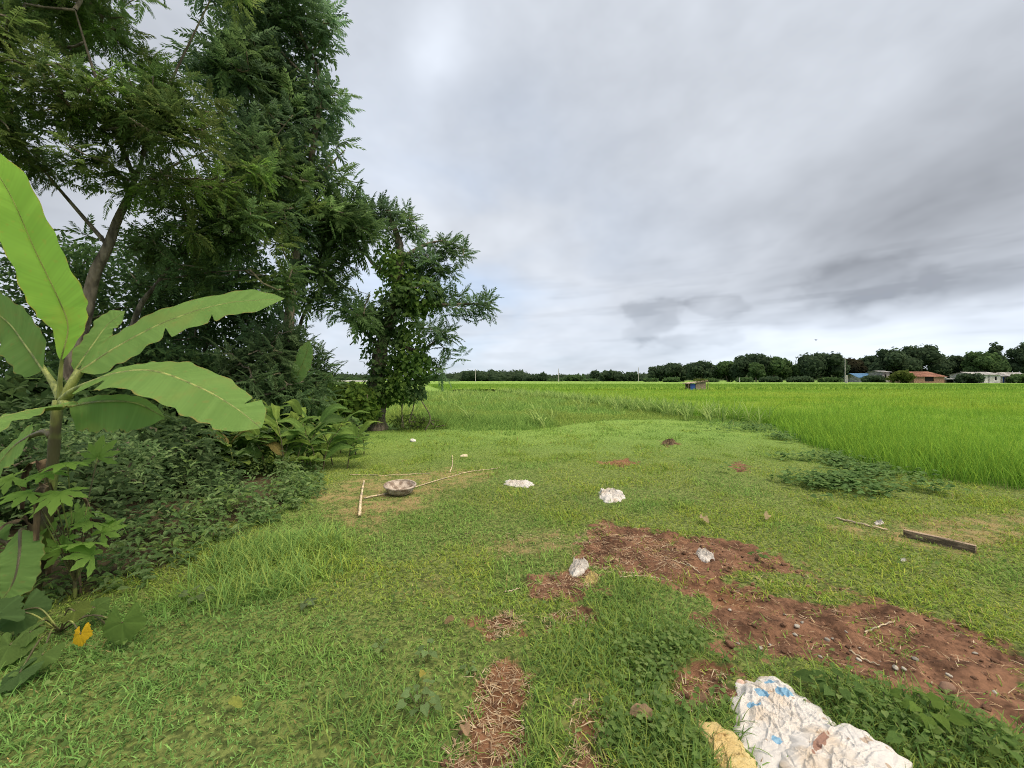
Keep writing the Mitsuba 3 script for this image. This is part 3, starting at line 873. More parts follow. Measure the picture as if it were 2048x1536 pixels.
add_tree('feathery_tree', 'spindly feathery tree with a bare pole stem in the sky gap beside the vine tree', 'tree',
         [at(578, 850, 11.4), at(590, 700, 11.4), at(612, 620, 11.4), at(655, 560, 11.4), at(715, 500, 11.5)],
         [[at(640, 580, 11.4), at(690, 575, 11.5), at(740, 590, 11.6)], [at(612, 620, 11.4), at(600, 560, 11.3), at(605, 490, 11.2)]],
         [ell(700, 470, 11.5, 85, 55, 0.9), ell(660, 540, 11.4, 60, 35, 0.7), ell(650, 600, 11.3, 50, 30, 0.6), ell(710, 610, 11.6, 45, 35, 0.6), ell(640, 440, 11.3, 70, 45, 0.8)],
         80, 9, 0.55, PIN, G_DARK, 4, r0=0.055, pads=22, spread=(0.5, 0.5, 0.12), lo=0.3)

# vine-clad tree
VT = thing('vine_tree', 'solitary tree wrapped in climbing vines at the lawn edge, standing against the sky', 'tree')
rng = np.random.default_rng(50)
tr = curve([at(757, 868, 13.3), at(752, 800, 13.3), at(762, 700, 13.3), at(790, 600, 13.3), at(800, 500, 13.3), at(775, 420, 13.3)], 30)
part(VT, 'trunk', tube(tr, np.linspace(0.30, 0.07, 30) * (1 + 0.15 * np.sin(np.arange(30) * 1.9)), 12), 'bark', True)
vn = list(tr[6:])
for lb in ([at(790, 600, 13.3), at(860, 610, 13.2), at(930, 608, 13.1), at(985, 605, 13.0)], [at(795, 560, 13.3), at(740, 520, 13.4), at(715, 440, 13.4)], [at(770, 680, 13.3), at(840, 700, 13.2), at(895, 660, 13.1)],
           [at(798, 520, 13.3), at(850, 490, 13.3), at(890, 480, 13.3)], [at(765, 700, 13.3), at(725, 660, 13.4), at(690, 640, 13.4)]):
    c = curve(lb, 14)
    part(VT, 'limb', tube(c, 0.085 * np.linspace(1, 0.2, 14), 7), 'bark', True)
    vn += list(c[2:])
ells = [ell(745, 410, 13.3, 55, 35, 0.7), ell(800, 450, 13.3, 55, 40, 0.8), ell(870, 510, 13.3, 45, 45, 0.8), ell(820, 560, 13.3, 70, 60, 0.9), ell(880, 570, 13.2, 40, 40, 0.7), ell(962, 610, 13.0, 24, 18, 0.4),
        ell(890, 665, 13.1, 35, 38, 0.6), ell(705, 605, 13.4, 40, 35, 0.7), ell(880, 710, 13.1, 30, 35, 0.5), ell(715, 735, 13.3, 22, 28, 0.4), ell(905, 605, 13.1, 40, 18, 0.5), ell(735, 470, 13.4, 40, 40, 0.7)]
P, ax = shoots_in(ells, 112, rng, 0.35, 0.6, 40, (0.45, 0.45, 0.14))
P = np.vstack([P, at(975, 604, 13.0), at(955, 598, 13.0)]); ax = np.vstack([ax, unit([[1, 0, 0.3]]), unit([[0.6, 0.2, 0.8]])])
v, f, c = grow(vn, P, rng=rng)
part(VT, 'twigs', (v, f), 'bark', True, kind='stuff')
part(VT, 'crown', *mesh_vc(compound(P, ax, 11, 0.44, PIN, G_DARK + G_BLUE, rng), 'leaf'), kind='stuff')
# the climbers: broad leaves hugging trunk and limbs
ells = [ell(760, 770, 13.2, 36, 45, 0.42), ell(770, 700, 13.2, 48, 55, 0.6), ell(800, 620, 13.1, 60, 60, 0.75), ell(840, 590, 13.0, 52, 45, 0.7), ell(800, 540, 13.1, 40, 45, 0.6), ell(770, 520, 13.2, 22, 45, 0.4), ell(745, 640, 13.2, 45, 30, 0.6),
        ell(820, 700, 13.0, 40, 50, 0.55), ell(815, 770, 13.0, 44, 40, 0.55), ell(762, 790, 13.1, 26, 26, 0.40), ell(800, 775, 13.1, 40, 34, 0.55), ell(835, 735, 13.0, 42, 34, 0.6)]
n = 5200
P, ax = shoots_in(ells, n, rng, 0.55)
d = unit(ax * [1, 1, 0.2] + rng.normal(0, 0.5, (n, 3)) - [0, 0, 0.9])
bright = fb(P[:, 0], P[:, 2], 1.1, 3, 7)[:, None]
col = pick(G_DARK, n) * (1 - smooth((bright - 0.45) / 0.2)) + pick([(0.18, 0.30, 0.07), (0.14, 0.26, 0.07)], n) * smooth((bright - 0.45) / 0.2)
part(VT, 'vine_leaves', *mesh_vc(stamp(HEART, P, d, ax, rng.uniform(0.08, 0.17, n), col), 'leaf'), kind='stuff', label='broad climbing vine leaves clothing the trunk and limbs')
for (u0, v0, u1, v1) in ((812, 770, 806, 852), (838, 740, 842, 800), (842, 800, 850, 862), (700, 690, 720, 640), (772, 780, 764, 850), (828, 760, 818, 845)):
    a, b = at(u0, v0, 13.0), at(u1, v1, 13.0)
    c = curve([a, 0.5 * (a + b) + rng.normal(0, 0.08, 3), b], 12)
    vine = part(VT, 'hanging_vine', tube(c, 0.018, 5), 'bark', True)

# dark thicket behind the trees and shrubs under them
def broad(name, label, ells, n, size, cols, seed, trunk, category='tree', lo=0.5, temp=None, r0=0.08, group=None, kind=None):
    rng = np.random.default_rng(seed)
    key = thing(name, label, category, group)
    tr = curve(trunk, 14)
    part(key, 'trunk' if category == 'tree' else 'stem', tube(tr, r0 * np.linspace(1.1, 0.4, 14), 8), 'bark', True)
    P, ax = shoots_in(ells, n, rng, lo, 0.4)
    sub = P[rng.choice(n, min(n, 70), replace=False)]
    v, f, c = grow(list(tr[4:]), sub, rng=rng)
    part(key, 'twigs', (v, f), 'bark', True, kind='stuff')
    d = unit(ax + rng.normal(0, 0.8, (n, 3)) - [0, 0, 0.5])
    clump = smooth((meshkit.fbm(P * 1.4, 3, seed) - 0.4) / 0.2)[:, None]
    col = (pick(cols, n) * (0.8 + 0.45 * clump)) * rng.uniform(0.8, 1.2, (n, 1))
    part(key, 'crown' if category == 'tree' else 'foliage', *mesh_vc(stamp(temp or rhomb(1, 0.45, 0.08, 0.15), P, d, unit(ax + rng.normal(0, 0.5, (n, 3))), size * rng.uniform(0.6, 1.3, n), col), 'leaf'), kind='stuff')
    return key


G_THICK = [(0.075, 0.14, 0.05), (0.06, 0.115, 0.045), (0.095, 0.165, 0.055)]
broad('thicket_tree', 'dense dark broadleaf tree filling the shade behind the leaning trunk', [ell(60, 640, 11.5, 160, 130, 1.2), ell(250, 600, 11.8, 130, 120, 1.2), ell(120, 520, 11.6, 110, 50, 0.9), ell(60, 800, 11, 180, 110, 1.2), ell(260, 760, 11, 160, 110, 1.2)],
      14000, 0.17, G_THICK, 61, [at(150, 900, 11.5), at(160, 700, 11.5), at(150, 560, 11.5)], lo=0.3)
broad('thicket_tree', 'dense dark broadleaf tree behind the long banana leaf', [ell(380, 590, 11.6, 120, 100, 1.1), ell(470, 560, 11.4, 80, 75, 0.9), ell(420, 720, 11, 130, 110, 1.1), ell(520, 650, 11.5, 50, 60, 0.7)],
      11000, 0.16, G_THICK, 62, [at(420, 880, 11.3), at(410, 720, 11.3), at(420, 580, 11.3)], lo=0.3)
rng = np.random.default_rng(70)


def feathery_shrub(label, ells, n, size, cols, seed, foot, temps=PINFINE, k=9):
    rng = np.random.default_rng(seed)
    key = thing('feathery_shrub', label, 'shrub')
    P, ax = shoots_in(ells, n, rng, 0.45)
    foot = np.asarray(foot, float)
    st = [foot + (P[i] - foot) * s for i in rng.choice(n, 5, replace=False) for s in (0.0, 0.3, 0.6)]
    v, f, c = grow(st, P, rng=rng)
    part(key, 'twigs', (v, f), 'bark', True, kind='stuff')
    part(key, 'foliage', *mesh_vc(compound(P, ax, k, size, temps, cols, rng, 0.2), 'leaf'), kind='stuff')


G_GREY = [(0.13, 0.22, 0.10), (0.16, 0.25, 0.115), (0.11, 0.19, 0.085)]
feathery_shrub('grey green feathery shrub between the banana leaves and the vine tree', [ell(520, 740, 9.0, 80, 55, 0.8), ell(580, 700, 9.4, 55, 40, 0.7), ell(600, 780, 9.2, 60, 40, 0.7), ell(480, 790, 8.8, 80, 45, 0.7), ell(545, 680, 9.6, 60, 35, 0.6), ell(640, 745, 9.8, 35, 40, 0.4)],
               150, 0.42, G_GREY, 71, at(560, 900, 9.0))
feathery_shrub('low feathery shrub in the shade under the banana leaves', [ell(330, 880, 6.2, 90, 40, 0.5), ell(240, 920, 5.6, 100, 45, 0.5), ell(400, 920, 6.6, 70, 35, 0.5)], 80, 0.3, G_DARK + G_GREY[:1], 72, at(300, 1000, 6.0))
broad('leafy_bush', 'bright leafy bush with broad leaves left of the vine tree foot', [ell(690, 800, 12.5, 60, 36, 0.9), ell(640, 812, 12, 50, 36, 0.8), ell(725, 825, 12.8, 35, 26, 0.6)], 4200, 0.13, [(0.17, 0.29, 0.06), (0.22, 0.34, 0.07), (0.13, 0.24, 0.055)], 73,
      [at(690, 868, 12.5), at(690, 840, 12.5), at(690, 815, 12.5)], 'bush', temp=HEART, r0=0.03)
broad('leafy_bush', 'dark leafy bush right of the shaded trees, behind the long leaved plants', [ell(600, 850, 10.2, 70, 35, 0.8), ell(680, 865, 10.8, 50, 28, 0.7), ell(530, 860, 9.6, 60, 35, 0.6)], 3600, 0.12, G_DARK + [(0.10, 0.17, 0.045)], 74,
      [at(610, 915, 10.2), at(605, 880, 10.2), at(600, 850, 10.2)], 'bush', temp=HEART, r0=0.03)
broad('leafy_bush', 'weedy yellow green bush in the sun right of the vine tree foot', [ell(820, 845, 13.4, 40, 18, 0.6), ell(860, 850, 13.8, 40, 14, 0.5)], 1100, 0.11, [(0.16, 0.24, 0.05), (0.13, 0.2, 0.05)], 75, [at(830, 868, 13.4), at(830, 858, 13.4), at(830, 845, 13.4)], 'bush', temp=rhomb(1, 0.3), r0=0.015)

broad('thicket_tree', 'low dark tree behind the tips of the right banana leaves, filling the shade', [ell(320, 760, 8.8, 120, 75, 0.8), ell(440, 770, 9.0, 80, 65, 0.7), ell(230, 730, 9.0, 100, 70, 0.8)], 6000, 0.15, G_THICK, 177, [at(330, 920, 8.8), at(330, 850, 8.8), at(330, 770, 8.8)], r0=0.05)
G_BANK = [(0.188, 0.300, 0.125), (0.150, 0.250, 0.106), (0.237, 0.350, 0.150)]
broad('leafy_bush', 'shaded bush of small pointed leaves in front of the leftmost long leaved clump', [ell(380, 972, 5.9, 75, 32, 0.5), ell(310, 935, 6.0, 60, 38, 0.5), ell(450, 995, 5.9, 60, 22, 0.4)], 3200, 0.085, G_BANK, 76, [at(380, 1000, 5.9), at(380, 980, 5.9), at(380, 965, 5.9)], 'bush', temp=lobe_leaf(1, 0.36), r0=0.012)
broad('leafy_bush', 'shaded bush just right of the banana stem, under its arching leaf', [ell(230, 930, 5.0, 85, 55, 0.5), ell(170, 900, 5.2, 70, 45, 0.5), ell(290, 885, 6.6, 70, 35, 0.5)], 3600, 0.08, G_BANK, 77, [at(225, 1010, 5.0), at(225, 975, 5.0), at(225, 930, 5.0)], 'bush', temp=lobe_leaf(1, 0.42), r0=0.012)
broad('leafy_bush', 'dark bush at the left edge behind the banana stem', [ell(20, 960, 4.4, 110, 80, 0.5), ell(-80, 930, 4.4, 110, 90, 0.5), ell(60, 890, 5.0, 80, 55, 0.5)], 3600, 0.085, G_THICK + G_BANK[:1], 78, [at(20, 1060, 4.4), at(20, 1020, 4.4), at(20, 970, 4.4)], 'bush', temp=lobe_leaf(1, 0.42), r0=0.012)

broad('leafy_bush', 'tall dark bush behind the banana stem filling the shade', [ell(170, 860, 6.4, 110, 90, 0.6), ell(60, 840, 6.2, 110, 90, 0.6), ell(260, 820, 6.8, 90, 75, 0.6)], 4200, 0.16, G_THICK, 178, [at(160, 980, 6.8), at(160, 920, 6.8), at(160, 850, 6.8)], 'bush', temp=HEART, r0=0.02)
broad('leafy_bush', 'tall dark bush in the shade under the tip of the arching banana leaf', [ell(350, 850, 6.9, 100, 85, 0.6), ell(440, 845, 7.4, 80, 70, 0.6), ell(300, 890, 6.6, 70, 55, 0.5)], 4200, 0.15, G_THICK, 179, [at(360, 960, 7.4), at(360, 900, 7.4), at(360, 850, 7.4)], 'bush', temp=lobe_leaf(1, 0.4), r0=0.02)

# low weeds in the shade
rng = np.random.default_rng(80)
p = scatter(WEEDS, 2700, rng)
dep = -sdist(WEEDS, p[:, 0], p[:, 1])
clumpy = fb(p[:, 0], p[:, 1], 1.4, 3, 29)
ok = (dep < 0.6) | (clumpy > 0.47)
p, dep, clumpy = p[ok], dep[ok], clumpy[ok]
P0 = lift(p)
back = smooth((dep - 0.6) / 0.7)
hgt = (0.10 + 0.20 * smooth(dep / 0.6)) * (0.4 + 1.1 * rng.random(len(p))) + back * (0.15 + 0.75 * smooth((clumpy - 0.45) / 0.25)) * rng.uniform(0.5, 1.0, len(p))
k = 13
f = 0.25 + 0.75 * (np.arange(k) + 1) / k
lean = rng.normal(0, 0.3, (len(p), 2))
pos = P0[:, None] + np.concatenate([lean[:, None] * (hgt[:, None] * f)[..., None], (hgt[:, None] * f)[..., None]], -1) + rng.normal(0, 0.035, (len(p), k, 3))
ph = np.arange(k) * 2.5 + rng.uniform(0, 6.28, (len(p), 1))
d = np.stack([np.cos(ph), np.sin(ph), rng.normal(0.0, 0.35, ph.shape)], -1)
light = pick([(0.20, 0.31, 0.13), (0.16, 0.275, 0.10), (0.25, 0.36, 0.15), (0.21, 0.325, 0.10)], len(p))
dark = pick([(0.10, 0.165, 0.075), (0.08, 0.135, 0.055), (0.13, 0.20, 0.09)], len(p))      # leaves farther back coloured darker, painting in the shade under the trees
kind = (rng.random(len(p)) < back * 0.85)[:, None]  # plants that take the shade-darkened leaf colour, mostly at the back
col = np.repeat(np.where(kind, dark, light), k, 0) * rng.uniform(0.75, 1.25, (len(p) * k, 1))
size = np.repeat(np.where(kind[:, 0], 1.35, 1.0), k) * rng.uniform(0.045, 0.10, len(p) * k)
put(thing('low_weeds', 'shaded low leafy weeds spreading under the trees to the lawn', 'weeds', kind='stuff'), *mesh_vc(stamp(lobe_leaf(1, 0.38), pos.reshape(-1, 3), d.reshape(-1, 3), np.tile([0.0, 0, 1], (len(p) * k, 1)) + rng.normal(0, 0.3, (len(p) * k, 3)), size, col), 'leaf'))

# creeping leafy weeds along the paddy edge
rng = np.random.default_rng(81)
cr = []
for (u, v, ru, n) in ((1510, 862, 0.9, 90), (1660, 925, 0.6, 110), (1720, 945, 0.5, 90), (1560, 880, 0.6, 50), (1700, 975, 0.7, 90), (1820, 985, 0.5, 60), (1640, 968, 0.4, 60), (1470, 850, 0.8, 60)):
    c = gp(u, v)
    q = c + rng.normal(0, 0.62, (n, 2)) * [ru, ru * 0.9]
    q = q[fb(q[:, 0], q[:, 1], 2.4, 3, 9) > 0.46]
    n = len(q)
    cr.append(np.column_stack([q, height(q[:, 0], q[:, 1]), np.full(n, 1.0)]))
cr = np.vstack(cr)
k = 9
ph = rng.uniform(0, 6.28, (len(cr), k))
pos = cr[:, None, :3] + np.stack([0.07 * np.cos(ph), 0.07 * np.sin(ph), rng.uniform(0.04, 0.17, ph.shape)], -1)
d = np.stack([np.cos(ph), np.sin(ph), rng.normal(0, 0.2, ph.shape)], -1)
n = len(cr) * k
put(thing('creeping_weeds', 'leafy creeping weeds in patches along the paddy edge', 'weeds', kind='stuff'),
    *mesh_vc(stamp(HEART, pos.reshape(-1, 3), d.reshape(-1, 3), np.tile([0.0, 0, 1], (n, 1)) + rng.normal(0, 0.25, (n, 3)), rng.uniform(0.04, 0.09, n), pick([(0.16, 0.28, 0.10), (0.20, 0.32, 0.11), (0.14, 0.24, 0.09)], n)), 'leaf'))

# ------------------------------------------------------------------ banana plants
def banana_leaf(parent, pts, wmax, up, bsdf, fold, seed, wave=0.05, tears=(), petiole=None, tip=0.85, base=0.10, rib=0.017, label=None, asym=1.0):
    mid = curve(pts, 70)
    t = np.linspace(0, 1, 70)
    w = wmax * (np.clip(t / base, 0, 1) ** 0.6) * (1 - np.clip((t - tip) / (1 - tip), 0, 1) ** 2.2) * (0.72 + 0.28 * np.sin(np.pi * np.clip(t, 0, 1) ** 0.8))
    w = np.maximum(w, 0.004)
    V, Fs, uv = lamina(mid, w, up, fold, 9, wave, 7.0, seed, tears, asym)
    leaf = part(parent, 'leaf', (V, Fs), bsdf, True, uv=uv, label=label)
    rp = mid if petiole is None else np.vstack([curve(petiole, 14)[:-1], mid])
    nn = unit(np.cross(unit(np.cross(unit(np.gradient(rp, axis=0)), np.broadcast_to(up, rp.shape))), unit(np.gradient(rp, axis=0))))
    rad = np.concatenate([np.linspace(rib * 1.9, rib, len(rp) - 70), np.linspace(rib, 0.002, 70)])
    part(leaf, 'midrib', tube(rp - nn * rad[:, None] * 0.7, rad, 8), 'banana_stem', True)
    return leaf


BP = thing('banana_plant', 'young banana plant with bright upright new leaf and broad arching leaves, left edge', 'banana plant')
crown = at(116, 800, 3.05)
foot = at(62, 1192, 3.05)
foot[2] = 0.0
st = curve([foot + [0, 0, -0.03], 0.5 * (foot + crown) + [0.0, 0.02, -0.1], crown], 24)
part(BP, 'pseudostem', tube(st, np.linspace(0.044, 0.030, 24) * (1 + 0.06 * np.sin(np.arange(24) * 2.1)), 14), 'banana_stem', True)
rng = np.random.default_rng(91)
for s, a in ((0.18, 0.3), (0.3, 2.2), (0.42, 4.0), (0.5, 1.2), (0.58, 5.3), (0.66, 3.0)):
    i = int(s * 23)
    o = np.array([math.cos(a), math.sin(a), 0])
    p0 = st[i] + o * 0.06
    V, Fs, uv = lamina(curve([p0, p0 + o * 0.05 + [0, 0, 0.13], p0 + o * 0.17 + [0, 0, 0.06], p0 + o * 0.2 + [0, 0, -0.22]], 20), np.linspace(0.05, 0.018, 20), o + [0, 0, 0.2], -0.7, 3, 0.2, 9, int(s * 100))
    part(BP, 'dry_sheath', (V, Fs), 'dry_sheath', True)
banana_leaf(BP, [at(122, 720, 3.02), at(136, 655, 3.0), at(118, 600, 2.95), at(70, 500, 2.85), at(15, 380, 2.75), at(-60, 270, 2.7)], 0.15, (0.35, -0.93, 0.15), 'banana_young', 0.22, 1, 0.05, petiole=[crown, at(118, 765, 3.04), at(122, 720, 3.02)], tip=0.8, base=0.36, rib=0.010, label='bright yellow green upright new leaf')
banana_leaf(BP, [at(160, 742, 3.06), at(240, 690, 3.12), at(340, 640, 3.2), at(450, 607, 3.28), at(568, 597, 3.36)], 0.155, (0.12, -0.72, 0.68), 'banana_lamina', 0.05, 2, 0.045, petiole=[crown, at(135, 772, 3.05), at(160, 742, 3.06)], tip=0.83, tears=((0.48, 1, 0.012), (0.7, 1, 0.008)), base=0.12, label='long green leaf reaching right, uppermost of the side leaves', asym=1.35)
banana_leaf(BP, [at(172, 765, 2.92), at(235, 745, 2.8), at(310, 742, 2.68), at(400, 775, 2.58), at(470, 815, 2.52), at(522, 856, 2.48)], 0.165, (0.22, -0.55, 0.8), 'banana_lamina', -0.12, 3, 0.05, petiole=[crown, at(140, 780, 3.0), at(172, 765, 2.92)], tip=0.84, tears=((0.18, 1, 0.02), (0.8, -1, 0.012)), base=0.08, label='arching grey green leaf drooping right, lowest of the right leaves', asym=1.25)
banana_leaf(BP, [at(120, 812, 2.95), at(70, 818, 2.8), at(0, 835, 2.6), at(-90, 865, 2.4), at(-200, 940, 2.2)], 0.26, (-0.1, -0.93, 0.35), 'banana_lamina', -0.1, 4, 0.06, petiole=[crown, at(122, 806, 3.0), at(120, 812, 2.95)], tip=0.8, asym=0.25, label='dark shaded leaf drooping toward the left edge')
banana_leaf(BP, [at(140, 812, 2.98), at(200, 803, 2.95), at(270, 806, 2.9), at(330, 835, 2.85)], 0.05, (0.05, -0.93, 0.35), 'banana_lamina', -0.1, 5, 0.05, petiole=[crown, at(128, 806, 3.0), at(140, 812, 2.98)], tip=0.75, base=0.12, asym=4.2, label='dark shaded leaf hanging under the arching leaf')
banana_leaf(BP, [at(85, 740, 3.15), at(50, 690, 3.25), at(10, 640, 3.35), at(-70, 590, 3.45), at(-150, 600, 3.5)], 0.2, (0.45, -0.78, -0.42), 'banana_lamina', 0.1, 6, 0.05, petiole=[crown, at(104, 772, 3.1), at(85, 740, 3.15)], tip=0.8, label='dull green leaf leaning left behind the upright leaf')
banana_leaf(BP, [at(150, 740, 3.3), at(185, 690, 3.45), at(215, 650, 3.55), at(250, 622, 3.6)], 0.14, (-0.2, -0.9, 0.35), 'banana_lamina', 0.1, 7, 0.05, petiole=[crown, at(130, 775, 3.15), at(150, 740, 3.3)], tip=0.75, base=0.2, label='short dark leaf behind the upright leaf')
banana_leaf(BP, [at(60, 870, 3.2), at(20, 900, 3.25), at(-40, 980, 3.3), at(-80, 1060, 3.3)], 0.17, (-0.3, -0.8, 0.5), 'banana_lamina', -0.15, 8, 0.06, petiole=[at(100, 870, 3.06), at(85, 862, 3.1), at(60, 870, 3.2)], tip=0.8, label='hanging shaded leaf at the left edge')

BS = thing('banana_plant', 'small banana sucker with a torn low leaf at the foot of the bigger banana plant', 'banana plant')
f2 = at(20, 1200, 2.95); f2[2] = 0
c2 = at(30, 1130, 2.95)
part(BS, 'pseudostem', tube(curve([f2 - [0, 0, 0.02], 0.5 * (f2 + c2) + [0.01, 0, 0], c2], 10), np.linspace(0.04, 0.02, 10), 10), 'banana_stem', True)
banana_leaf(BS, [at(40, 1060, 2.9), at(38, 1110, 2.8), at(28, 1160, 2.75), at(5, 1200, 2.72)], 0.12, (0.3, -0.9, 0.3), 'banana_lamina', -0.1, 11, 0.06, petiole=[c2, at(36, 1080, 2.93), at(40, 1060, 2.9)], tip=0.7, base=0.2)
banana_leaf(BS, [at(10, 1085, 2.95), at(-40, 1070, 2.9), at(-100, 1100, 2.85)], 0.11, (-0.1, -0.7, 0.7), 'banana_lamina', -0.1, 12, 0.06, petiole=[c2, at(25, 1100, 2.95), at(10, 1085, 2.95)], tip=0.7, base=0.2)

BB = thing('banana_plant', 'distant banana plant with one broad leaf showing beside the grey green shrub', 'banana plant')
b0 = at(600, 890, 10.6)
part(BB, 'pseudostem', tube(curve([b0, at(598, 840, 10.6), at(594, 800, 10.6)], 10), np.linspace(0.1, 0.06, 10), 10), 'banana_stem', True)
banana_leaf(BB, [at(585, 770, 9.0), at(600, 740, 8.9), at(612, 710, 8.8), at(620, 682, 8.7)], 0.22, (-0.2, -0.95, 0.2), 'banana_lamina', 0.05, 21, 0.05, petiole=[at(594, 800, 10.6), at(586, 790, 9.6), at(585, 770, 9.0)], tip=0.7, base=0.2)
banana_leaf(BB, [at(625, 770, 10), at(640, 752, 9.9), at(655, 752, 9.8), at(662, 775, 9.8)], 0.12, (0.3, -0.8, 0.5), 'banana_lamina', -0.1, 22, 0.06, petiole=[at(594, 800, 10.6), at(610, 785, 10.3), at(625, 770, 10)], tip=0.7, base=0.2)

# ------------------------------------------------------------------ long-leaved plants (ginger-like clumps)
def clump(label, cu, cv, n, hgt, spread, seed, name='ginger_plant'):
    rng = np.random.default_rng(seed)
    key = thing(name, label, 'plant')
    c = gp(cu, cv)
    for i in range(max(8, n // 3)):
        a = rng.uniform(0, 6.28)
        b = np.array([*(c + rng.normal(0, spread, 2)), 0.0])
        b[2] = height(b[:1], b[1:2])[0]
        out = np.array([math.cos(a), math.sin(a), 0])
        H = hgt * rng.uniform(0.65, 1.05)
        R = H * rng.uniform(0.15, 0.55)
        st = curve([b, b + out * R * 0.3 + [0, 0, H * 0.5], b + out * R + [0, 0, H * 0.85]], 14)
        stem = part(key, 'stem', tube(st, np.linspace(0.011, 0.005, 14), 6), 'banana_stem', True)
        m = 7
        for q in range(m):
            p0 = st[int(3 + 10 * q / (m - 1))]
            aa = a + (1 if q % 2 else -1) * rng.uniform(0.3, 1.3) + rng.normal(0, 0.4)
            o2 = np.array([math.cos(aa), math.sin(aa), 0])
            L = hgt * rng.uniform(0.36, 0.52)
            rise = rng.uniform(0.15, 0.85) if q < m - 1 else 1.0
            mid = curve([p0, p0 + o2 * L * 0.45 + [0, 0, L * 0.45 * rise], p0 + o2 * L * 0.95 + [0, 0, L * (0.55 * rise - 0.1)]], 16)
            sl = np.linspace(0, 1, 16)
            w = L * 0.17 * rng.uniform(0.85, 1.2) * (sl ** 0.6 * (1 - sl) ** 0.75) / 0.42 + 0.004 * (1 - sl) + 0.001
            up = unit(np.array([0, 0, 1.0]) - o2 * 0.3 + rng.normal(0, 0.3, 3))
            V, Fs, uv = lamina(mid, w, up, 0.28, 3, 0.08, 4, int(rng.integers(1e6)))
            g = np.array([(0.16, 0.27, 0.07), (0.19, 0.31, 0.08), (0.13, 0.235, 0.065), (0.23, 0.34, 0.08), (0.15, 0.25, 0.085)][rng.integers(5)]) * rng.uniform(0.85, 1.15)
            if rng.random() < 0.02:
                g = np.array([0.30, 0.26, 0.10])
            col = np.broadcast_to(g, V.shape).copy()
            col[np.abs(uv[:, 0]) < 0.1] = g * 1.35
            part(key, 'leaf', (V, Fs), 'leaf', True, color=col)


clump('clump of long pointed green leaves, leftmost under the drooping banana leaf', 450, 945, 30, 1.0, 0.26, 101)
clump('broad clump of long pointed leaves in the middle of the row beside the lawn', 550, 950, 36, 1.1, 0.30, 102)
clump('clump of long pointed leaves leaning out over the lawn behind the clay basin', 635, 940, 30, 1.0, 0.28, 103)
clump('farthest clump of long pointed leaves, next to the vine tree foot', 694, 908, 26, 0.75, 0.26, 104)
clump('darker clump of long pointed leaves behind the others in the shade', 500, 915, 30, 1.2, 0.4, 105)
clump('drooping clump of long leaves half hidden below the leafy bush', 640, 895, 26, 1.0, 0.30, 106)

# palmate-leaved plant
def palmate_leaf(parent, base, tipdir, size, up, col, seed):
    rng = np.random.default_rng(seed)
    V, Fs, C = [], [], []
    x = unit(np.asarray(tipdir, float)); y = unit(np.cross(up, x)); z = np.cross(x, y)
    n = 0
    for k, a in enumerate((-2.0, -1.25, -0.6, 0, 0.6, 1.25, 2.0)):
        L = size * (1 - 0.11 * abs(a)) * rng.uniform(0.9, 1.1)
        d = math.cos(a) * x + math.sin(a) * y; s = -math.sin(a) * x + math.cos(a) * y
        prof = [(0, 0.05), (0.25, 0.10), (0.5, 0.14), (0.62, 0.2), (0.72, 0.12), (0.85, 0.1), (1, 0.0)]
        for q, (t, w) in enumerate(prof):
            cz = -0.28 * t * t * L
            V += [base + L * t * d + L * w * s + z * (cz + 0.02 * L), base + L * t * d + z * cz, base + L * t * d - L * w * s + z * (cz + 0.02 * L)]
            if q:
                m = n + 3 * q
                Fs += [[m - 3, m - 2, m + 1], [m - 3, m + 1, m], [m - 2, m - 1, m + 2], [m - 2, m + 2, m + 1]]
        n = len(V)
    V = np.array(V)
    return part(parent, 'leaf', (V, np.array(Fs)), 'leaf', True, color=np.broadcast_to(np.asarray(col) * rng.uniform(0.85, 1.15), V.shape))


PP = thing('palmate_plant', 'leafy plant with deeply lobed light green leaves beside the banana stem', 'plant')
foot = np.array([*gp(150, 1195), 0.0])
rng = np.random.default_rng(111)
for k, (u, v, Y) in enumerate(((110, 1040, 3.1), (150, 1025, 3.1), (185, 1045, 3.05), (130, 1075, 2.98), (175, 1085, 3.0), (205, 1065, 3.15), (150, 1055, 3.05), (185, 1110, 2.98), (120, 1105, 3.0), (230, 1040, 3.3), (95, 1015, 3.3), (90, 945, 2.88), (135, 925, 2.9), (60, 985, 2.85), (120, 985, 2.85), (195, 915, 3.2), (25, 955, 2.9))):
    b = at(u, v, Y)
    out = unit(np.array([b[0] - foot[0] + rng.normal(0, 0.05), b[1] - foot[1] - 0.1, -0.02]) + rng.normal(0, 0.2, 3))
    leaf = palmate_leaf(PP, b, out, rng.uniform(0.13, 0.19), unit(np.array([0.1, -0.35, 0.9])), (0.22, 0.38, 0.09), 120 + k)
    part(leaf, 'stalk', tube(curve([foot + [0, 0, 0.1], 0.5 * (foot + b) + [0, 0, 0.12], b], 10), 0.004, 5), 'banana_stem', True)
part(PP, 'stem', tube([foot, foot + [0, 0, 0.12]], 0.012, 7), 'banana_stem', True)

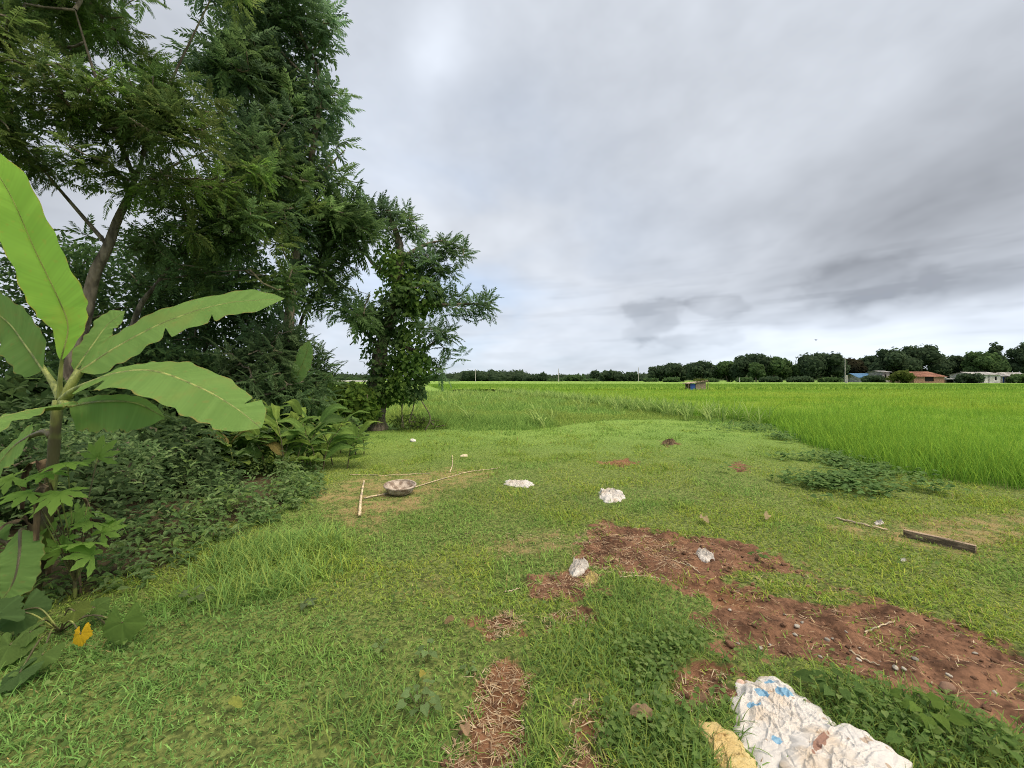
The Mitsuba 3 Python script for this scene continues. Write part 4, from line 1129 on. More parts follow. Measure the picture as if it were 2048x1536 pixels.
# gourd vine with round lobed leaves and one yellow leaf
def gourd_leaf(parent, centre, size, up, heading, col, seed, foot, name='leaf', label=None):
    rng = np.random.default_rng(seed)
    up = unit(np.asarray(up, float)); x = unit(np.array([math.cos(heading), math.sin(heading), 0.0])); x = unit(x - up * (x @ up)); y = np.cross(up, x)
    a = np.linspace(-2.75, 2.75, 45)
    r = size * (0.86 + 0.07 * np.cos(5 * a) + 0.05 * np.cos(17 * a) + 0.06 * np.cos(a)) * (1 - 0.10 * rng.random(45))
    rings = []
    for s in (0.04, 0.4, 0.75, 1.0):
        z = size * (0.10 * s - 0.22 * s * s) + size * 0.05 * s * np.sin(5 * a + seed)
        rings.append(centre + (s * r * np.cos(a))[:, None] * x + (s * r * np.sin(a))[:, None] * y + z[:, None] * up)
    V = np.vstack(rings)
    i, j = np.meshgrid(np.arange(3), np.arange(44), indexing='ij')
    q = np.stack([i * 45 + j, i * 45 + j + 1, (i + 1) * 45 + j + 1, (i + 1) * 45 + j], -1).reshape(-1, 4)
    c = np.asarray(col) * (1 + 0.25 * (meshkit.fbm(V * 30, 3, seed)[:, None] - 0.5))
    c[np.tile(np.abs(np.sin(2.5 * a)) < 0.12, 4)] *= 1.25
    leaf = part(parent, name, (V, q), 'leaf', True, color=c, label=label)
    part(leaf, 'stalk', tube(curve([foot, 0.5 * (foot + centre) + [0, 0, 0.07], centre], 12), 0.0045, 6), 'banana_stem', True)
    return leaf


GV = thing('gourd_vine', 'gourd vine with big round leaves and one yellow leaf, lower left of the lawn', 'plant')
foot = np.array([*gp(120, 1270), 0.02])
GRN, DRKG = (0.12, 0.20, 0.06), (0.09, 0.16, 0.06)
for k, (u, v, Y, s, up, hd, col, lab) in enumerate(((245, 1245, 2.62, 0.085, (0.2, -0.9, 0.35), -1.3, (0.115, 0.20, 0.05), None), (162, 1268, 2.55, 0.046, (-0.1, -0.9, 0.4), -1.5, (0.62, 0.42, 0.03), 'yellow withered leaf'), (45, 1220, 2.75, 0.10, (0.2, -0.7, 0.6), -1.0, DRKG, None),
                                                    (20, 1290, 2.5, 0.09, (0.1, -0.5, 0.8), -1.2, GRN, None), (85, 1310, 2.4, 0.07, (0, -0.4, 0.9), -1.5, GRN, None), (150, 1222, 2.75, 0.06, (0, -0.5, 0.85), 0.3, (0.14, 0.19, 0.05), None), (-10, 1235, 2.6, 0.1, (0.2, -0.6, 0.7), 2.6, DRKG, None), (190, 1215, 2.85, 0.06, (0.1, -0.5, 0.8), 1.2, GRN, None),
                                                    (60, 1265, 2.55, 0.06, (-0.2, -0.5, 0.8), -2.2, GRN, None), (40, 1345, 2.3, 0.07, (-0.2, -0.4, 0.9), -2.0, DRKG, None))):
    gourd_leaf(GV, at(u, v, Y - 0.16), s * 1.45, up, hd, col, 130 + k, foot, label=lab)
part(GV, 'runner', tube(curve([foot, np.array([*gp(180, 1240), 0.03]), np.array([*gp(240, 1275), 0.02])], 14), 0.006, 6), 'banana_stem', True)

# small round-leaved weeds on the lawn
def small_weed(label, u, v, n, size, hgt, spread, seed, col=(0.20, 0.30, 0.13), temp=HEART, name='lawn_weed'):
    rng = np.random.default_rng(seed)
    key = thing(name, label, 'weed')
    c = np.array([*gp(u, v), 0.0]); c[2] = height(c[:1], c[1:2])[0]
    for k in range(n):
        a = k * 2.4 + rng.normal(0, 0.3)
        r = spread * math.sqrt((k + 0.6) / n)
        p = c + [r * math.cos(a), r * math.sin(a), hgt * rng.uniform(0.6, 1.1)]
        d = np.array([[math.cos(a), math.sin(a), rng.normal(-0.1, 0.2)]])
        m = stamp(temp, p[None], d, np.array([[0, -0.35, 1.0]]) + rng.normal(0, 0.2, (1, 3)), size * rng.uniform(0.7, 1.2), np.array([col]) * rng.uniform(0.85, 1.15), 0.05)
        leaf = part(key, 'leaf', (m[0], m[1]), 'leaf', False, color=m[2])
        part(leaf, 'stalk', tube([c, p], 0.0015, 4), 'banana_stem', False)


small_weed('pale round leaved weed in the lawn left of the worn path, largest of its kind', 840, 1425, 15, 0.042, 0.10, 0.09, 141)
small_weed('small pale round leaved weed above the largest one, left of the worn path', 853, 1322, 7, 0.038, 0.09, 0.045, 142)
small_weed('tiny pale round leaved weed, leftmost of those near the worn path', 765, 1302, 5, 0.03, 0.06, 0.03, 143)
small_weed('tiny pale weed touching the top left edge of the worn path', 938, 1345, 5, 0.03, 0.05, 0.035, 144)
small_weed('pale wilted broad leaved weed among the long grass at lower left', 395, 1202, 6, 0.075, 0.08, 0.07, 145, (0.20, 0.27, 0.13))
small_weed('grey green broad leaved weed at the edge of the long grass', 612, 1215, 4, 0.07, 0.05, 0.04, 146, (0.15, 0.21, 0.11))
small_weed('leafy weed in the grass beside the dry leaf at bottom centre', 1300, 1410, 8, 0.045, 0.07, 0.07, 147, (0.17, 0.27, 0.10))
small_weed('leafy weed in the grass left of the printed white sack', 1322, 1352, 9, 0.04, 0.07, 0.08, 148, (0.16, 0.25, 0.09))
small_weed('broad leaved weed growing behind the top of the printed white sack', 1672, 1405, 10, 0.07, 0.09, 0.10, 149, (0.11, 0.19, 0.06))
small_weed('light green leafy weed right of the white sacks', 1850, 1455, 9, 0.065, 0.10, 0.10, 150, (0.16, 0.26, 0.06))
small_weed('leafy weed at the bottom right corner of the lawn', 1920, 1500, 10, 0.05, 0.08, 0.12, 151, (0.14, 0.22, 0.06))
small_weed('little weed in the bare soil near the crumpled paper', 1515, 1128, 6, 0.045, 0.07, 0.05, 152, (0.13, 0.22, 0.07))

for lab, u, v in (('broad leaved weed between the plain white sack and the bare soil', 1760, 1425), ('broad leaved weed in the lower right corner, nearest the picture edge', 2000, 1520), ('broad leaved weed growing over the right end of the plain white sack', 1835, 1510), ('broad leaved weed below the dark end of the bare soil', 1930, 1455)):
    small_weed(lab, u, v, 7, 0.045, 0.08, 0.11, 500 + u, (0.14, 0.24, 0.07))
rng = np.random.default_rng(153)
pp = []
for (u, v, sp_, n) in ((1340, 1370, 0.13, 260), (1300, 1320, 0.12, 200), (1380, 1300, 0.1, 160), (1720, 1420, 0.12, 130), (1850, 1470, 0.16, 200), (1980, 1500, 0.14, 140), (1220, 1470, 0.08, 90), (1350, 1480, 0.1, 140), (560, 1300, 0.4, 200), (250, 1330, 0.3, 260), (900, 1180, 0.5, 160), (1800, 1100, 0.6, 160)):
    pp.append(gp(u, v) + rng.normal(0, sp_, (n, 2)))
pp = np.vstack(pp)
pp = pp[masks(pp[:, 0], pp[:, 1])[0] < 0.6]
for sk in SACKS:
    pp = pp[~shapely.contains_xy(sk.buffer(0.03), pp[:, 0], pp[:, 1])]
n = len(pp)
a = rng.uniform(0, 6.28, n)
put(thing('clover_weeds', 'small round leaved creeping weeds mixed into the lawn grass', 'weeds', kind='stuff'),
    *mesh_vc(stamp(HEART, lift(pp) + np.column_stack([a * 0, a * 0, rng.uniform(0.03, 0.09, n)]), np.stack([np.cos(a), np.sin(a), rng.normal(-0.1, 0.2, n)], 1), np.tile([0.0, -0.2, 1], (n, 1)) + rng.normal(0, 0.25, (n, 3)), rng.uniform(0.016, 0.034, n), pick([(0.19, 0.30, 0.09), (0.15, 0.25, 0.08), (0.24, 0.34, 0.12)], n)), 'leaf'))

# coarse grass clumps near the sacks
rng = np.random.default_rng(155)
pp = []
for (u, v, s, n) in ((1250, 1240, 0.22, 700), (1340, 1300, 0.25, 800), (1190, 1300, 0.2, 500), (1330, 1460, 0.2, 650), (1130, 1340, 0.12, 300), (1760, 1440, 0.16, 700), (1900, 1480, 0.2, 700), (1280, 1520, 0.18, 500), (1380, 1500, 0.12, 350), (1060, 1520, 0.1, 200), (1250, 1180, 0.14, 250),
                     (940, 985, 0.35, 300), (1110, 1010, 0.45, 450), (700, 1440, 0.2, 300), (1990, 1490, 0.15, 300)):
    pp.append(gp(u, v) + rng.normal(0, s, (n, 2)) * [1, 0.8])
pp = np.vstack(pp)
pp = pp[masks(pp[:, 0], pp[:, 1])[0] < 0.5]
for sk in SACKS:
    pp = pp[~shapely.contains_xy(sk, pp[:, 0], pp[:, 1])]
ll = scatter(LONG, 3200, rng)
ll = ll[rng.random(len(ll)) < 0.15 + 1.3 * smooth((fb(ll[:, 0], ll[:, 1], 2.2, 3, 19) - 0.4) / 0.2)]
nl = len(ll)
pp = np.vstack([pp, ll])
n = len(pp)
put(thing('coarse_grass', 'taller coarse grass tufts around the bare soil and sacks', 'grass', kind='stuff'),
    *mesh_vc(blades(lift(pp), rng.uniform(0.055, 0.135, n) * np.where(np.arange(n) < n - nl, 1.0, 2.3), rng.uniform(0.004, 0.009, n), rng.uniform(0, 6.28, n), rng.uniform(0.1, 0.9, n), rng.uniform(0.3, 1.4, n), pick([(0.15, 0.26, 0.07), (0.19, 0.30, 0.08), (0.12, 0.22, 0.065), (0.23, 0.31, 0.08)], n) * np.where(np.arange(n) < n - nl, 1.0, 1.35)[:, None], 4), 'grass_blade'))

# ------------------------------------------------------------------ things on the lawn
def ridge(x, y, s, seed):
    return 1 - np.abs(2 * fb(x, y, s, 3, seed) - 1) ** 0.8


def sheet(pts, hgt, seed, rings=90, seg=300, fold=0.03, p=6.0, aniso=(1, 1), z=None):
    """A crumpled sack: star-shaped outline on the ground, domed and creased; returns V, F, uv (metres from its middle)."""
    pl = np.asarray(pts, float)
    c = pl.mean(0)
    a = np.arange(seg) * 2 * np.pi / seg
    far = max(np.linalg.norm(pl - c, axis=1)) * 2
    ext = shapely.Polygon(pl).buffer(-0.01).buffer(0.01)
    r = np.array([shapely.LineString([c, c + far * np.array([math.cos(t), math.sin(t)])]).intersection(ext).length for t in a])
    r = r * (1 + 0.05 * np.sin(a * 9 + seed) + 0.03 * np.sin(a * 23))
    s = np.linspace(0, 1, rings)
    X = c[0] + np.outer(s, r * np.cos(a)); Y = c[1] + np.outer(s, r * np.sin(a))
    base = height(X, Y) if z is None else np.full(X.shape, z)
    dome = 1 - s[:, None] ** p
    w = (fb(X, Y, 5, 3, seed) - 0.5) * 0.5
    rr = np.random.default_rng(seed)
    size = float(r.mean())
    cr = 0.3 * ridge(X - w * 0.3, Y + w * 0.3, 16, seed + 1) + 0.2 * ridge(X, Y, 34, seed + 2)
    for k in range(90):
        t0 = rr.normal(0.6, 0.5) if rr.random() < 0.65 else rr.uniform(0, 3.14)
        o = c + rr.uniform(-0.8, 0.8, 2) * size
        dist = (X - o[0]) * -math.sin(t0) + (Y - o[1]) * math.cos(t0) + w * rr.uniform(0.1, 0.5)
        along = (X - o[0]) * math.cos(t0) + (Y - o[1]) * math.sin(t0)
        wd = size * (rr.uniform(0.02, 0.07) if k < 30 else rr.uniform(0.010, 0.03))
        cr += rr.choice([-1, 1], p=[0.4, 0.6]) * (rr.uniform(0.3, 1.0) if k < 30 else rr.uniform(0.2, 0.5)) * np.maximum(0, 1 - np.abs(dist) / wd) * np.exp(-(along / (size * rr.uniform(0.3, 0.8))) ** 2)
    Z = base + 0.006 + dome * hgt * (0.75 + 0.5 * fb(X, Y, 3.2, 2, seed + 3)) + fold * (cr - 0.3) * (1 - s[:, None] ** 10)
    Z = np.maximum(Z, base + 0.004)
    V = np.stack([X, Y, Z], -1)
    V[0] = V[0, 0]
    skirt = V[-1].copy(); skirt[:, 2] -= 0.02
    V = np.vstack([V.reshape(-1, 3), skirt])
    i, j = np.meshgrid(np.arange(rings), np.arange(seg), indexing='ij')
    k = (j + 1) % seg
    q = np.stack([i * seg + j, (i + 1) * seg + j, (i + 1) * seg + k, i * seg + k], -1).reshape(-1, 4)
    return V, np.vstack([q[:, [0, 1, 2]], q[:, [0, 2, 3]]]), V[:, :2] - c


def sack(label, uvs, hgt, seed, bsdf, fold=0.03, z=None, p=6.0, name='woven_sack', category='sack'):
    V, Fs, uv = sheet([gp(u, v) for u, v in uvs], hgt, seed, fold=fold, z=z, p=p)
    return put(thing(name, label, category), (V, Fs), bsdf, True, uv=uv)


sack('dirty white woven sack with blue printed patches, uppermost of the sacks at lower right', SACK_A, 0.026, 3, 'printed_sack', 0.013)
sack('plain white woven sack spread in front at the bottom edge, largest of the sacks', SACK_B, 0.03, 7, 'taped_sack', 0.013, z=0.03)
sack('pale yellow woven sack lying left of the white sacks at the bottom edge', SACK_C, 0.03, 11, 'yellow_sack', 0.013)
sack('small bright white plastic bag sitting alone on the lawn right of centre', [(1198, 985), (1215, 980), (1245, 985), (1250, 996), (1235, 1006), (1210, 1004), (1199, 996)], 0.05, 13, 'white_sack', 0.03, p=4, name='plastic_bag', category='bag')
sack('long crumpled white plastic bag lying on the lawn near the basin pole', [(1008, 970), (1012, 962), (1030, 967), (1060, 963), (1068, 970), (1055, 976), (1025, 974)], 0.03, 17, 'white_sack', 0.025, p=4, name='plastic_bag', category='bag')
sack('dirty white crumpled bag half buried in straw at the near end of the bare soil', [(1138, 1132), (1150, 1122), (1172, 1122), (1178, 1132), (1165, 1146), (1145, 1148)], 0.035, 19, 'white_sack', 0.03, name='plastic_bag', category='bag')
sack('yellowed scrap of sacking beside the crumpled bag on the straw', [(1168, 1150), (1190, 1148), (1200, 1158), (1182, 1162), (1168, 1158)], 0.008, 23, 'yellow_sack', 0.02, name='cloth_scrap', category='scrap')
sack('crumpled pale paper lying on the bare soil', [(1392, 1112), (1405, 1106), (1425, 1112), (1430, 1124), (1412, 1128), (1396, 1122)], 0.03, 29, 'white_sack', 0.03, name='crumpled_paper', category='paper')
sack('small white scrap of paper on the lawn just left of the plank', [(1748, 1046), (1758, 1042), (1768, 1045), (1765, 1049), (1753, 1050)], 0.012, 31, 'white_sack', 0.02, name='paper_scrap', category='paper')
sack('small pale paper scrap on the lawn below the plank', [(1799, 1122), (1806, 1119), (1813, 1122), (1807, 1125)], 0.008, 33, 'white_sack', 0.01, name='paper_scrap', category='paper')

# basin on the lawn
BN = thing('clay_basin', 'shallow round greyish brown basin standing on the lawn', 'basin')
bc = np.array([*gp(800, 988), 0.0]); bc[2] = height(bc[:1], bc[1:2])[0]
V, Fs = lathe([(0.0, 0.012), (0.09, 0.012), (0.15, 0.05), (0.19, 0.115), (0.205, 0.125), (0.212, 0.118), (0.198, 0.095), (0.16, 0.03), (0.10, 0.0), (0.0, 0.0)], 56)
tilt = trimesh.transformations.rotation_matrix(math.radians(5), [1, 0.3, 0])[:3, :3]
part(BN, 'bowl', (V @ tilt.T + bc, Fs), 'cement_pan', True)
a = np.linspace(0, 2 * np.pi, 57)[:-1]
ringp = np.stack([0.206 * np.cos(a), 0.206 * np.sin(a), a * 0 + 0.123], 1)
ringp = np.vstack([ringp, ringp[:2]])
part(BN, 'rim', tube(ringp @ tilt.T + bc, 0.013, 8, False), 'cement_pan', True)
V, Fs, uv = sheet([(0.08 * math.cos(t) * (1 + 0.2 * math.sin(3 * t)), 0.08 * math.sin(t)) for t in np.arange(0, 6.28, 0.4)], 0.02, 43, 16, 40, 0.012, z=0.012)
part(BN, 'dried_residue', (V @ tilt.T + bc, Fs), 'white_wall', True, label='pale dried residue in the bottom')


def stick(name, label, category, pts, r, bsdf='pale_wood', dz=0.0, taper=0.6, sides=7, flat=None):
    p = np.array([[*gp(u, v), 0.0] for u, v in pts])
    p[:, 2] = height(p[:, 0], p[:, 1]) + r * 1.3 + dz
    c = curve(p, 16)
    c += np.column_stack([0 * c[:, 0], 0 * c[:, 0], 0.004 * np.sin(np.arange(16) * 1.7)])
    v, f = tube(c, r * np.linspace(1, taper, 16) * (1 + 0.08 * np.sin(np.arange(16) * 2.3)), sides)
    return put(thing(name, label, category), (v, f), bsdf, True)


stick('bamboo_strip', 'pale split bamboo strip lying end-on toward the viewer left of the basin', 'bamboo strip', [(719, 1036), (722, 1000), (728, 966)], 0.018, dz=0.01)
stick('bamboo_pole', 'long thin bamboo pole running under the basin to the right', 'bamboo pole', [(728, 998), (790, 985), (850, 970), (930, 947), (1000, 938)], 0.010, dz=0.0, taper=0.5)
stick('dry_stalk', 'curved dry stalk standing up from the far end of the bamboo pole', 'stalk', [(900, 946), (905, 930), (904, 912)], 0.009)
stick('dry_stalk', 'dry pale stalk lying behind the basin toward the shade', 'stalk', [(700, 950), (780, 952), (860, 948)], 0.007)
stick('green_stalk', 'thin forked pale green stalk on the lawn below the basin', 'stalk', [(860, 1085), (900, 1070), (940, 1062)], 0.006, 'banana_stem')
stick('bamboo_pole', 'thin pale bamboo pole lying in line with the plank on the right', 'bamboo pole', [(1672, 1039), (1720, 1050), (1775, 1062)], 0.012)
STICKS = ['dry stick pointing at the crumpled white bag, nearest to it', 'dry stick lying just left of the crumpled paper', 'short dry stick below the crumpled paper', 'dry stick along the lower edge of the straw patch', 'pale dry stick in the middle of the bare strip, right of the largest pebbles', 'dry stick below the middle of the bare strip', 'thin dry stick on the grass left of the straw patch', 'dry stick between straw patch and returning turf']
for k, (a, b) in enumerate((((1205, 1135), (1280, 1146)), ((1330, 1110), (1395, 1140)), ((1370, 1125), (1400, 1150)), ((1240, 1155), (1300, 1148)), ((1730, 1260), (1790, 1240)), ((1700, 1300), (1760, 1328)), ((1010, 1180), (1040, 1172)), ((1300, 1150), (1345, 1158)))):
    stick('dry_stick', STICKS[k], 'stick', [a, ((a[0] + b[0]) / 2, (a[1] + b[1]) / 2 + 2), b], 0.006, taper=0.5)
    labels[list(scene)[-1]]['group'] = 'dry sticks on the bare soil'

# plank on edge
pa, pb = gp(1808, 1072), gp(1952, 1106)
d = unit(pb - pa); nrm = np.array([-d[1], d[0]]) * 0.022
m = trimesh.creation.box((1, 1, 1)).subdivide().subdivide()
m.vertices = np.array(m.vertices)
L = np.linalg.norm(pb - pa)
ctr = (pa + pb) / 2
V = m.vertices.copy()
V = np.column_stack([ctr[0] + V[:, 0] * L * d[0] + V[:, 1] * nrm[0] * 2, ctr[1] + V[:, 0] * L * d[1] + V[:, 1] * nrm[1] * 2, 0.03 + V[:, 2] * 0.075])
V += (meshkit.noise(V * 14)[:, None] - 0.5) * 0.008
put(thing('plank', 'weathered dark plank lying on its edge in the lawn at right', 'plank'), (V, m.faces), 'old_wood', 30)

# dry leaf, stones
def dry_leaf(label, u, v, size, seed, col=(0.42, 0.30, 0.20)):
    rng = np.random.default_rng(seed)
    c = np.array([*gp(u, v), 0.0]); c[2] = height(c[:1], c[1:2])[0] + 0.03
    a = rng.uniform(0, 6.28)
    o = np.array([math.cos(a), math.sin(a), 0])
    mid = curve([c - o * size * 0.5, c + [0, 0, 0.03 * size / 0.1], c + o * size * 0.5 + [0, 0, 0.015]], 20)
    w = size * 0.3 * np.sin(np.pi * np.linspace(0.03, 1, 20)) ** 0.8 + 0.001
    V, Fs, uv = lamina(mid, w, (0.2, -0.5, 0.85), 0.5, 5, 0.25, 6, seed)
    cc = np.asarray(col) * (0.8 + 0.5 * meshkit.fbm(V * 40, 3, seed)[:, None])
    put(thing('dry_leaf', label, 'leaf'), (V, Fs), 'leaf', True, color=cc)


dry_leaf('curled pale brown dry leaf in the grass at bottom centre, largest dead leaf', 1284, 1450, 0.11, 161)
dry_leaf('dry brown leaf on the bare soil left of the printed sack', 1405, 1412, 0.06, 162, (0.30, 0.2, 0.14))
dry_leaf('pale curled dry leaf on the worn path at the bottom', 930, 1475, 0.08, 163)
dry_leaf('dry brown leaf in the lawn left of the worn path', 900, 1250, 0.07, 164, (0.3, 0.22, 0.13))
dry_leaf('long pale yellow leaf lying in the lawn at lower left', 470, 1425, 0.075, 165, (0.34, 0.38, 0.10))
dry_leaf('fallen yellowish leaf beside the small pale weed at the worn path', 845, 1360, 0.06, 166, (0.4, 0.36, 0.1))
dry_leaf('pale dry leaf on the lawn above the bare soil', 1535, 1045, 0.12, 167, (0.5, 0.4, 0.26))
dry_leaf('heap of pale dry leaf at the far edge of the bare soil', 1408, 1050, 0.14, 168, (0.45, 0.37, 0.24))


def stone(label, u, v, r, seed, col=(0.30, 0.285, 0.25), group=None, name='pebble', category='pebble'):
    c = np.array([*gp(u, v), 0.0]); c[2] = height(c[:1], c[1:2])[0] + r * 0.3
    s = trimesh.creation.icosphere(subdivisions=3)
    rng = np.random.default_rng(seed)
    V = s.vertices * (0.8 + 0.4 * meshkit.noise(s.vertices * 1.3 + seed)[:, None]) * [rng.uniform(0.9, 1.4), rng.uniform(0.7, 1.0), rng.uniform(0.5, 0.75)] * r
    a = rng.uniform(0, 3.1)
    V = V @ np.array([[math.cos(a), -math.sin(a), 0], [math.sin(a), math.cos(a), 0], [0, 0, 1]]).T + c
    cc = np.asarray(col) * rng.uniform(0.7, 1.25) * (0.8 + 0.4 * meshkit.fbm(V * 60, 3, seed)[:, None])
    put(thing(name, label, category, group), (V, s.faces), 'matte', True, color=cc)


for k, (u, v, r) in enumerate(((1594, 1260, 0.017), (1590, 1268, 0.012), (1654, 1280, 0.014), (1521, 1296, 0.014), (1665, 1278, 0.009), (1604, 1254, 0.01), (1791, 1334, 0.014), (1808, 1338, 0.012), (1718, 1318, 0.012), (1760, 1312, 0.009), (1830, 1320, 0.014), (1402, 1255, 0.012),
                               (1476, 1285, 0.011), (1540, 1285, 0.009), (1720, 1290, 0.008), (1784, 1288, 0.008), (1898, 1350, 0.012), (1640, 1315, 0.01), (1692, 1262, 0.008), (1868, 1410, 0.01), (1950, 1300, 0.01), (1570, 1225, 0.01), (1460, 1230, 0.01), (1990, 1380, 0.012))):
    stone('small pale pebble lying on the bare brown soil', u, v, r, 200 + k, group='pale pebbles on the bare soil')
stone('pale stone lying on the lawn beyond the bamboo pole', 928, 915, 0.06, 260, (0.5, 0.45, 0.33), name='stone', category='stone')
stone('grey brown lump of earth at the near end of the bare soil, right side', 1895, 1375, 0.036, 261, (0.17, 0.11, 0.08), name='stone', category='stone')
stone('whitish stone at the vine tree foot', 826, 883, 0.07, 262, (0.5, 0.5, 0.47), name='stone', category='stone')
stone('reddish earth lump beside the left end of the bare strip', 1460, 1290, 0.03, 263, (0.16, 0.09, 0.06), name='stone', category='stone')
stone('pinkish knob beside the top left corner of the printed sack', 1482, 1368, 0.022, 264, (0.5, 0.36, 0.3), name='stone', category='stone')
sack('small dark rag lying on the far lawn', [(1322, 890), (1335, 884), (1352, 887), (1345, 893)], 0.05, 47, 'dry_sheath', 0.04, name='rag', category='rag')

# ------------------------------------------------------------------ far things
ICO3 = trimesh.creation.icosphere(subdivisions=3)


def far_tree(label, u, vtop, hw, Y, cols, seed, n=900, base=None, lobes=None, leaf=None, low=0.03, group='trees of the far tree line', name='far_tree', category='tree', vbase=None, gap=0.0):
    """A tree of the far line: lobed crown of leaf clumps round an uneven core, on a trunk."""
    rng = np.random.default_rng(seed)
    key = thing(name, label, category, group)
    top = at(u, vtop, Y)
    gz = float(height(np.array([top[0]]), np.array([Y]), np.zeros(1))[0])
    H, R = (top[2] - gz) * 1.05, hw * 1.04 / F * Y
    k = lobes or rng.integers(7, 12)
    leaf = leaf or Y * 0.0062
    shapes = []
    z0 = gz + H * low
    for i in range(k):
        f = (i + 0.5) / k
        a = i * 2.4 + rng.uniform(0, 1)
        zz = z0 + (H * (1 - low)) * (0.2 + 0.62 * f)
        prof = math.sin(math.pi * (0.2 + 0.68 * f)) ** 0.7
        rr = R * 0.62 * prof
        r = R * rng.uniform(0.36, 0.56) * (0.55 + 0.45 * prof)
        c = np.array([top[0] + rr * math.cos(a), Y + rr * math.sin(a), zz])
        r = min(r, top[2] - zz) if zz + r > top[2] else r
        shapes.append((c, np.array([r, r, r * rng.uniform(0.7, 0.95)])))
    shapes.append((np.array([top[0], Y, gz + H * 0.62]), np.array([R * 0.6, R * 0.6, H * 0.34])))
    core, lv = [], []
    for c, r in shapes:
        v = ICO3.vertices * (0.62 + 0.35 * meshkit.fbm(ICO3.vertices * 2.2 + c, 3, seed)[:, None]) * r * (0.86 - gap)
        core.append((v + c, ICO3.faces, np.array(cols[0]) * 0.8))
        m = int(n * (r[0] ** 2) / sum(s[1][0] ** 2 for s in shapes)) + 8
        d = unit(rng.normal(size=(m, 3)))
        P = c + d * r * (0.62 + 0.45 * meshkit.fbm(d * 2.2 + c, 3, seed)[:, None]) * rng.uniform(0.85, 1.12, (m, 1))
        dirs = unit(np.cross(d, rng.normal(size=(m, 3))) - [0, 0, 0.25])
        lv.append(stamp(rhomb(1, 0.7, 0.1, 0.2), P, dirs, d + rng.normal(0, 0.28, (m, 3)), leaf * rng.uniform(0.6, 1.5, m), np.asarray(cols)[rng.choice(len(cols), m)] * rng.uniform(0.9, 1.1, (m, 1)), 0))
    if category == 'tree':
        part(key, 'trunk', tube(curve([(top[0], Y, gz - 0.2), (top[0] + rng.normal(0, R * 0.08), Y, gz + H * 0.3), (top[0], Y, gz + H * 0.6)], 8), H * 0.028 * np.linspace(1.2, 0.6, 8), 7), 'bark', True)
    part(key, 'crown' if category == 'tree' else 'foliage', *mesh_vc(cat(core + lv), 'leaf'), kind='stuff')


FD = [(0.078, 0.125, 0.070), (0.094, 0.147, 0.078), (0.065, 0.107, 0.061)]
FG = [(0.102, 0.178, 0.069), (0.120, 0.201, 0.075), (0.084, 0.149, 0.062)]
FY = [(0.12, 0.165, 0.04), (0.14, 0.18, 0.05), (0.10, 0.14, 0.035)]
trees = [  # label, u, top, half width, depth, colours
    ('small round topped tree standing clear above the far wood', 985, 740, 9, 330, FD), ('low dark tree right of the left tall pole', 1068, 751, 16, 300, FD), ('dark tree with a twin top left of the middle tall pole', 1085, 747, 11, 290, FD),
    ('low bushy tree right of the middle tall pole', 1150, 751, 26, 290, FG), ('narrow tree with a round head on a thin stem', 1191, 741, 9, 270, FD), ('wide domed dark tree left of the right tall pole', 1224, 741, 26, 250, FD), ('small dark tree just left of the right tall pole', 1262, 744, 16, 245, FD),
    ('airy tree starting the taller tree line, right of the right tall pole', 1313, 731, 17, 205, FD), ('broad dark crown behind the hut, left one', 1350, 724, 32, 205, FD), ('ragged open tree straight behind the hut', 1403, 720, 28, 190, FD), ('green tree right of the hut', 1456, 720, 30, 185, FG),
    ('tall rounded tree with a dark top, first of the tall ones right of the hut', 1500, 705, 36, 175, FD), ('pale green slender tree before the tall rounded one', 1512, 724, 14, 168, FG), ('green spreading tree between the tall rounded tree and the darkest dome', 1550, 712, 30, 172, FG), ('lower green tree touching the darkest dome', 1602, 724, 28, 172, FG),
    ('darkest domed mango-like tree, biggest single crown of the line', 1645, 702, 44, 165, FD), ('brownish tree behind the pole right of the darkest dome', 1700, 714, 28, 168, [(0.065, 0.065, 0.04), (0.055, 0.06, 0.035)]), ('thin open tree with sky showing through, left of the village trees', 1738, 709, 22, 170, FD),
    ('tall dark green tree above the bright bush, left of the pair', 1785, 694, 40, 160, FD), ('tallest dark green tree above the brick house, right of the pair', 1842, 687, 42, 160, FD), ('small dark tree right of the brick house roof', 1903, 709, 24, 158, FD),
    ('dark tree left of the layered tree behind the white building', 1940, 706, 26, 160, FD), ('green leafy tree right behind the white building', 1965, 700, 34, 150, FG), ('slender layered tree rising above the white building', 1990, 683, 15, 165, FD), ('dark tree cut by the right picture edge', 2052, 680, 30, 150, FD),
    ('far small tree left of the vine tree', 655, 758, 22, 250, FG), ('far small tree right beside the vine tree trunk, behind the houses', 706, 757, 18, 250, FG)]
for k, (lab, u, vt, hw, Y, cols) in enumerate(trees):
    far_tree(lab, u, vt, hw, Y, cols, 300 + k, n=1500 if Y < 200 else 800, gap=0.35 if 'open' in lab or 'airy' in lab or 'layered' in lab or 'thin' in lab else 0.0)
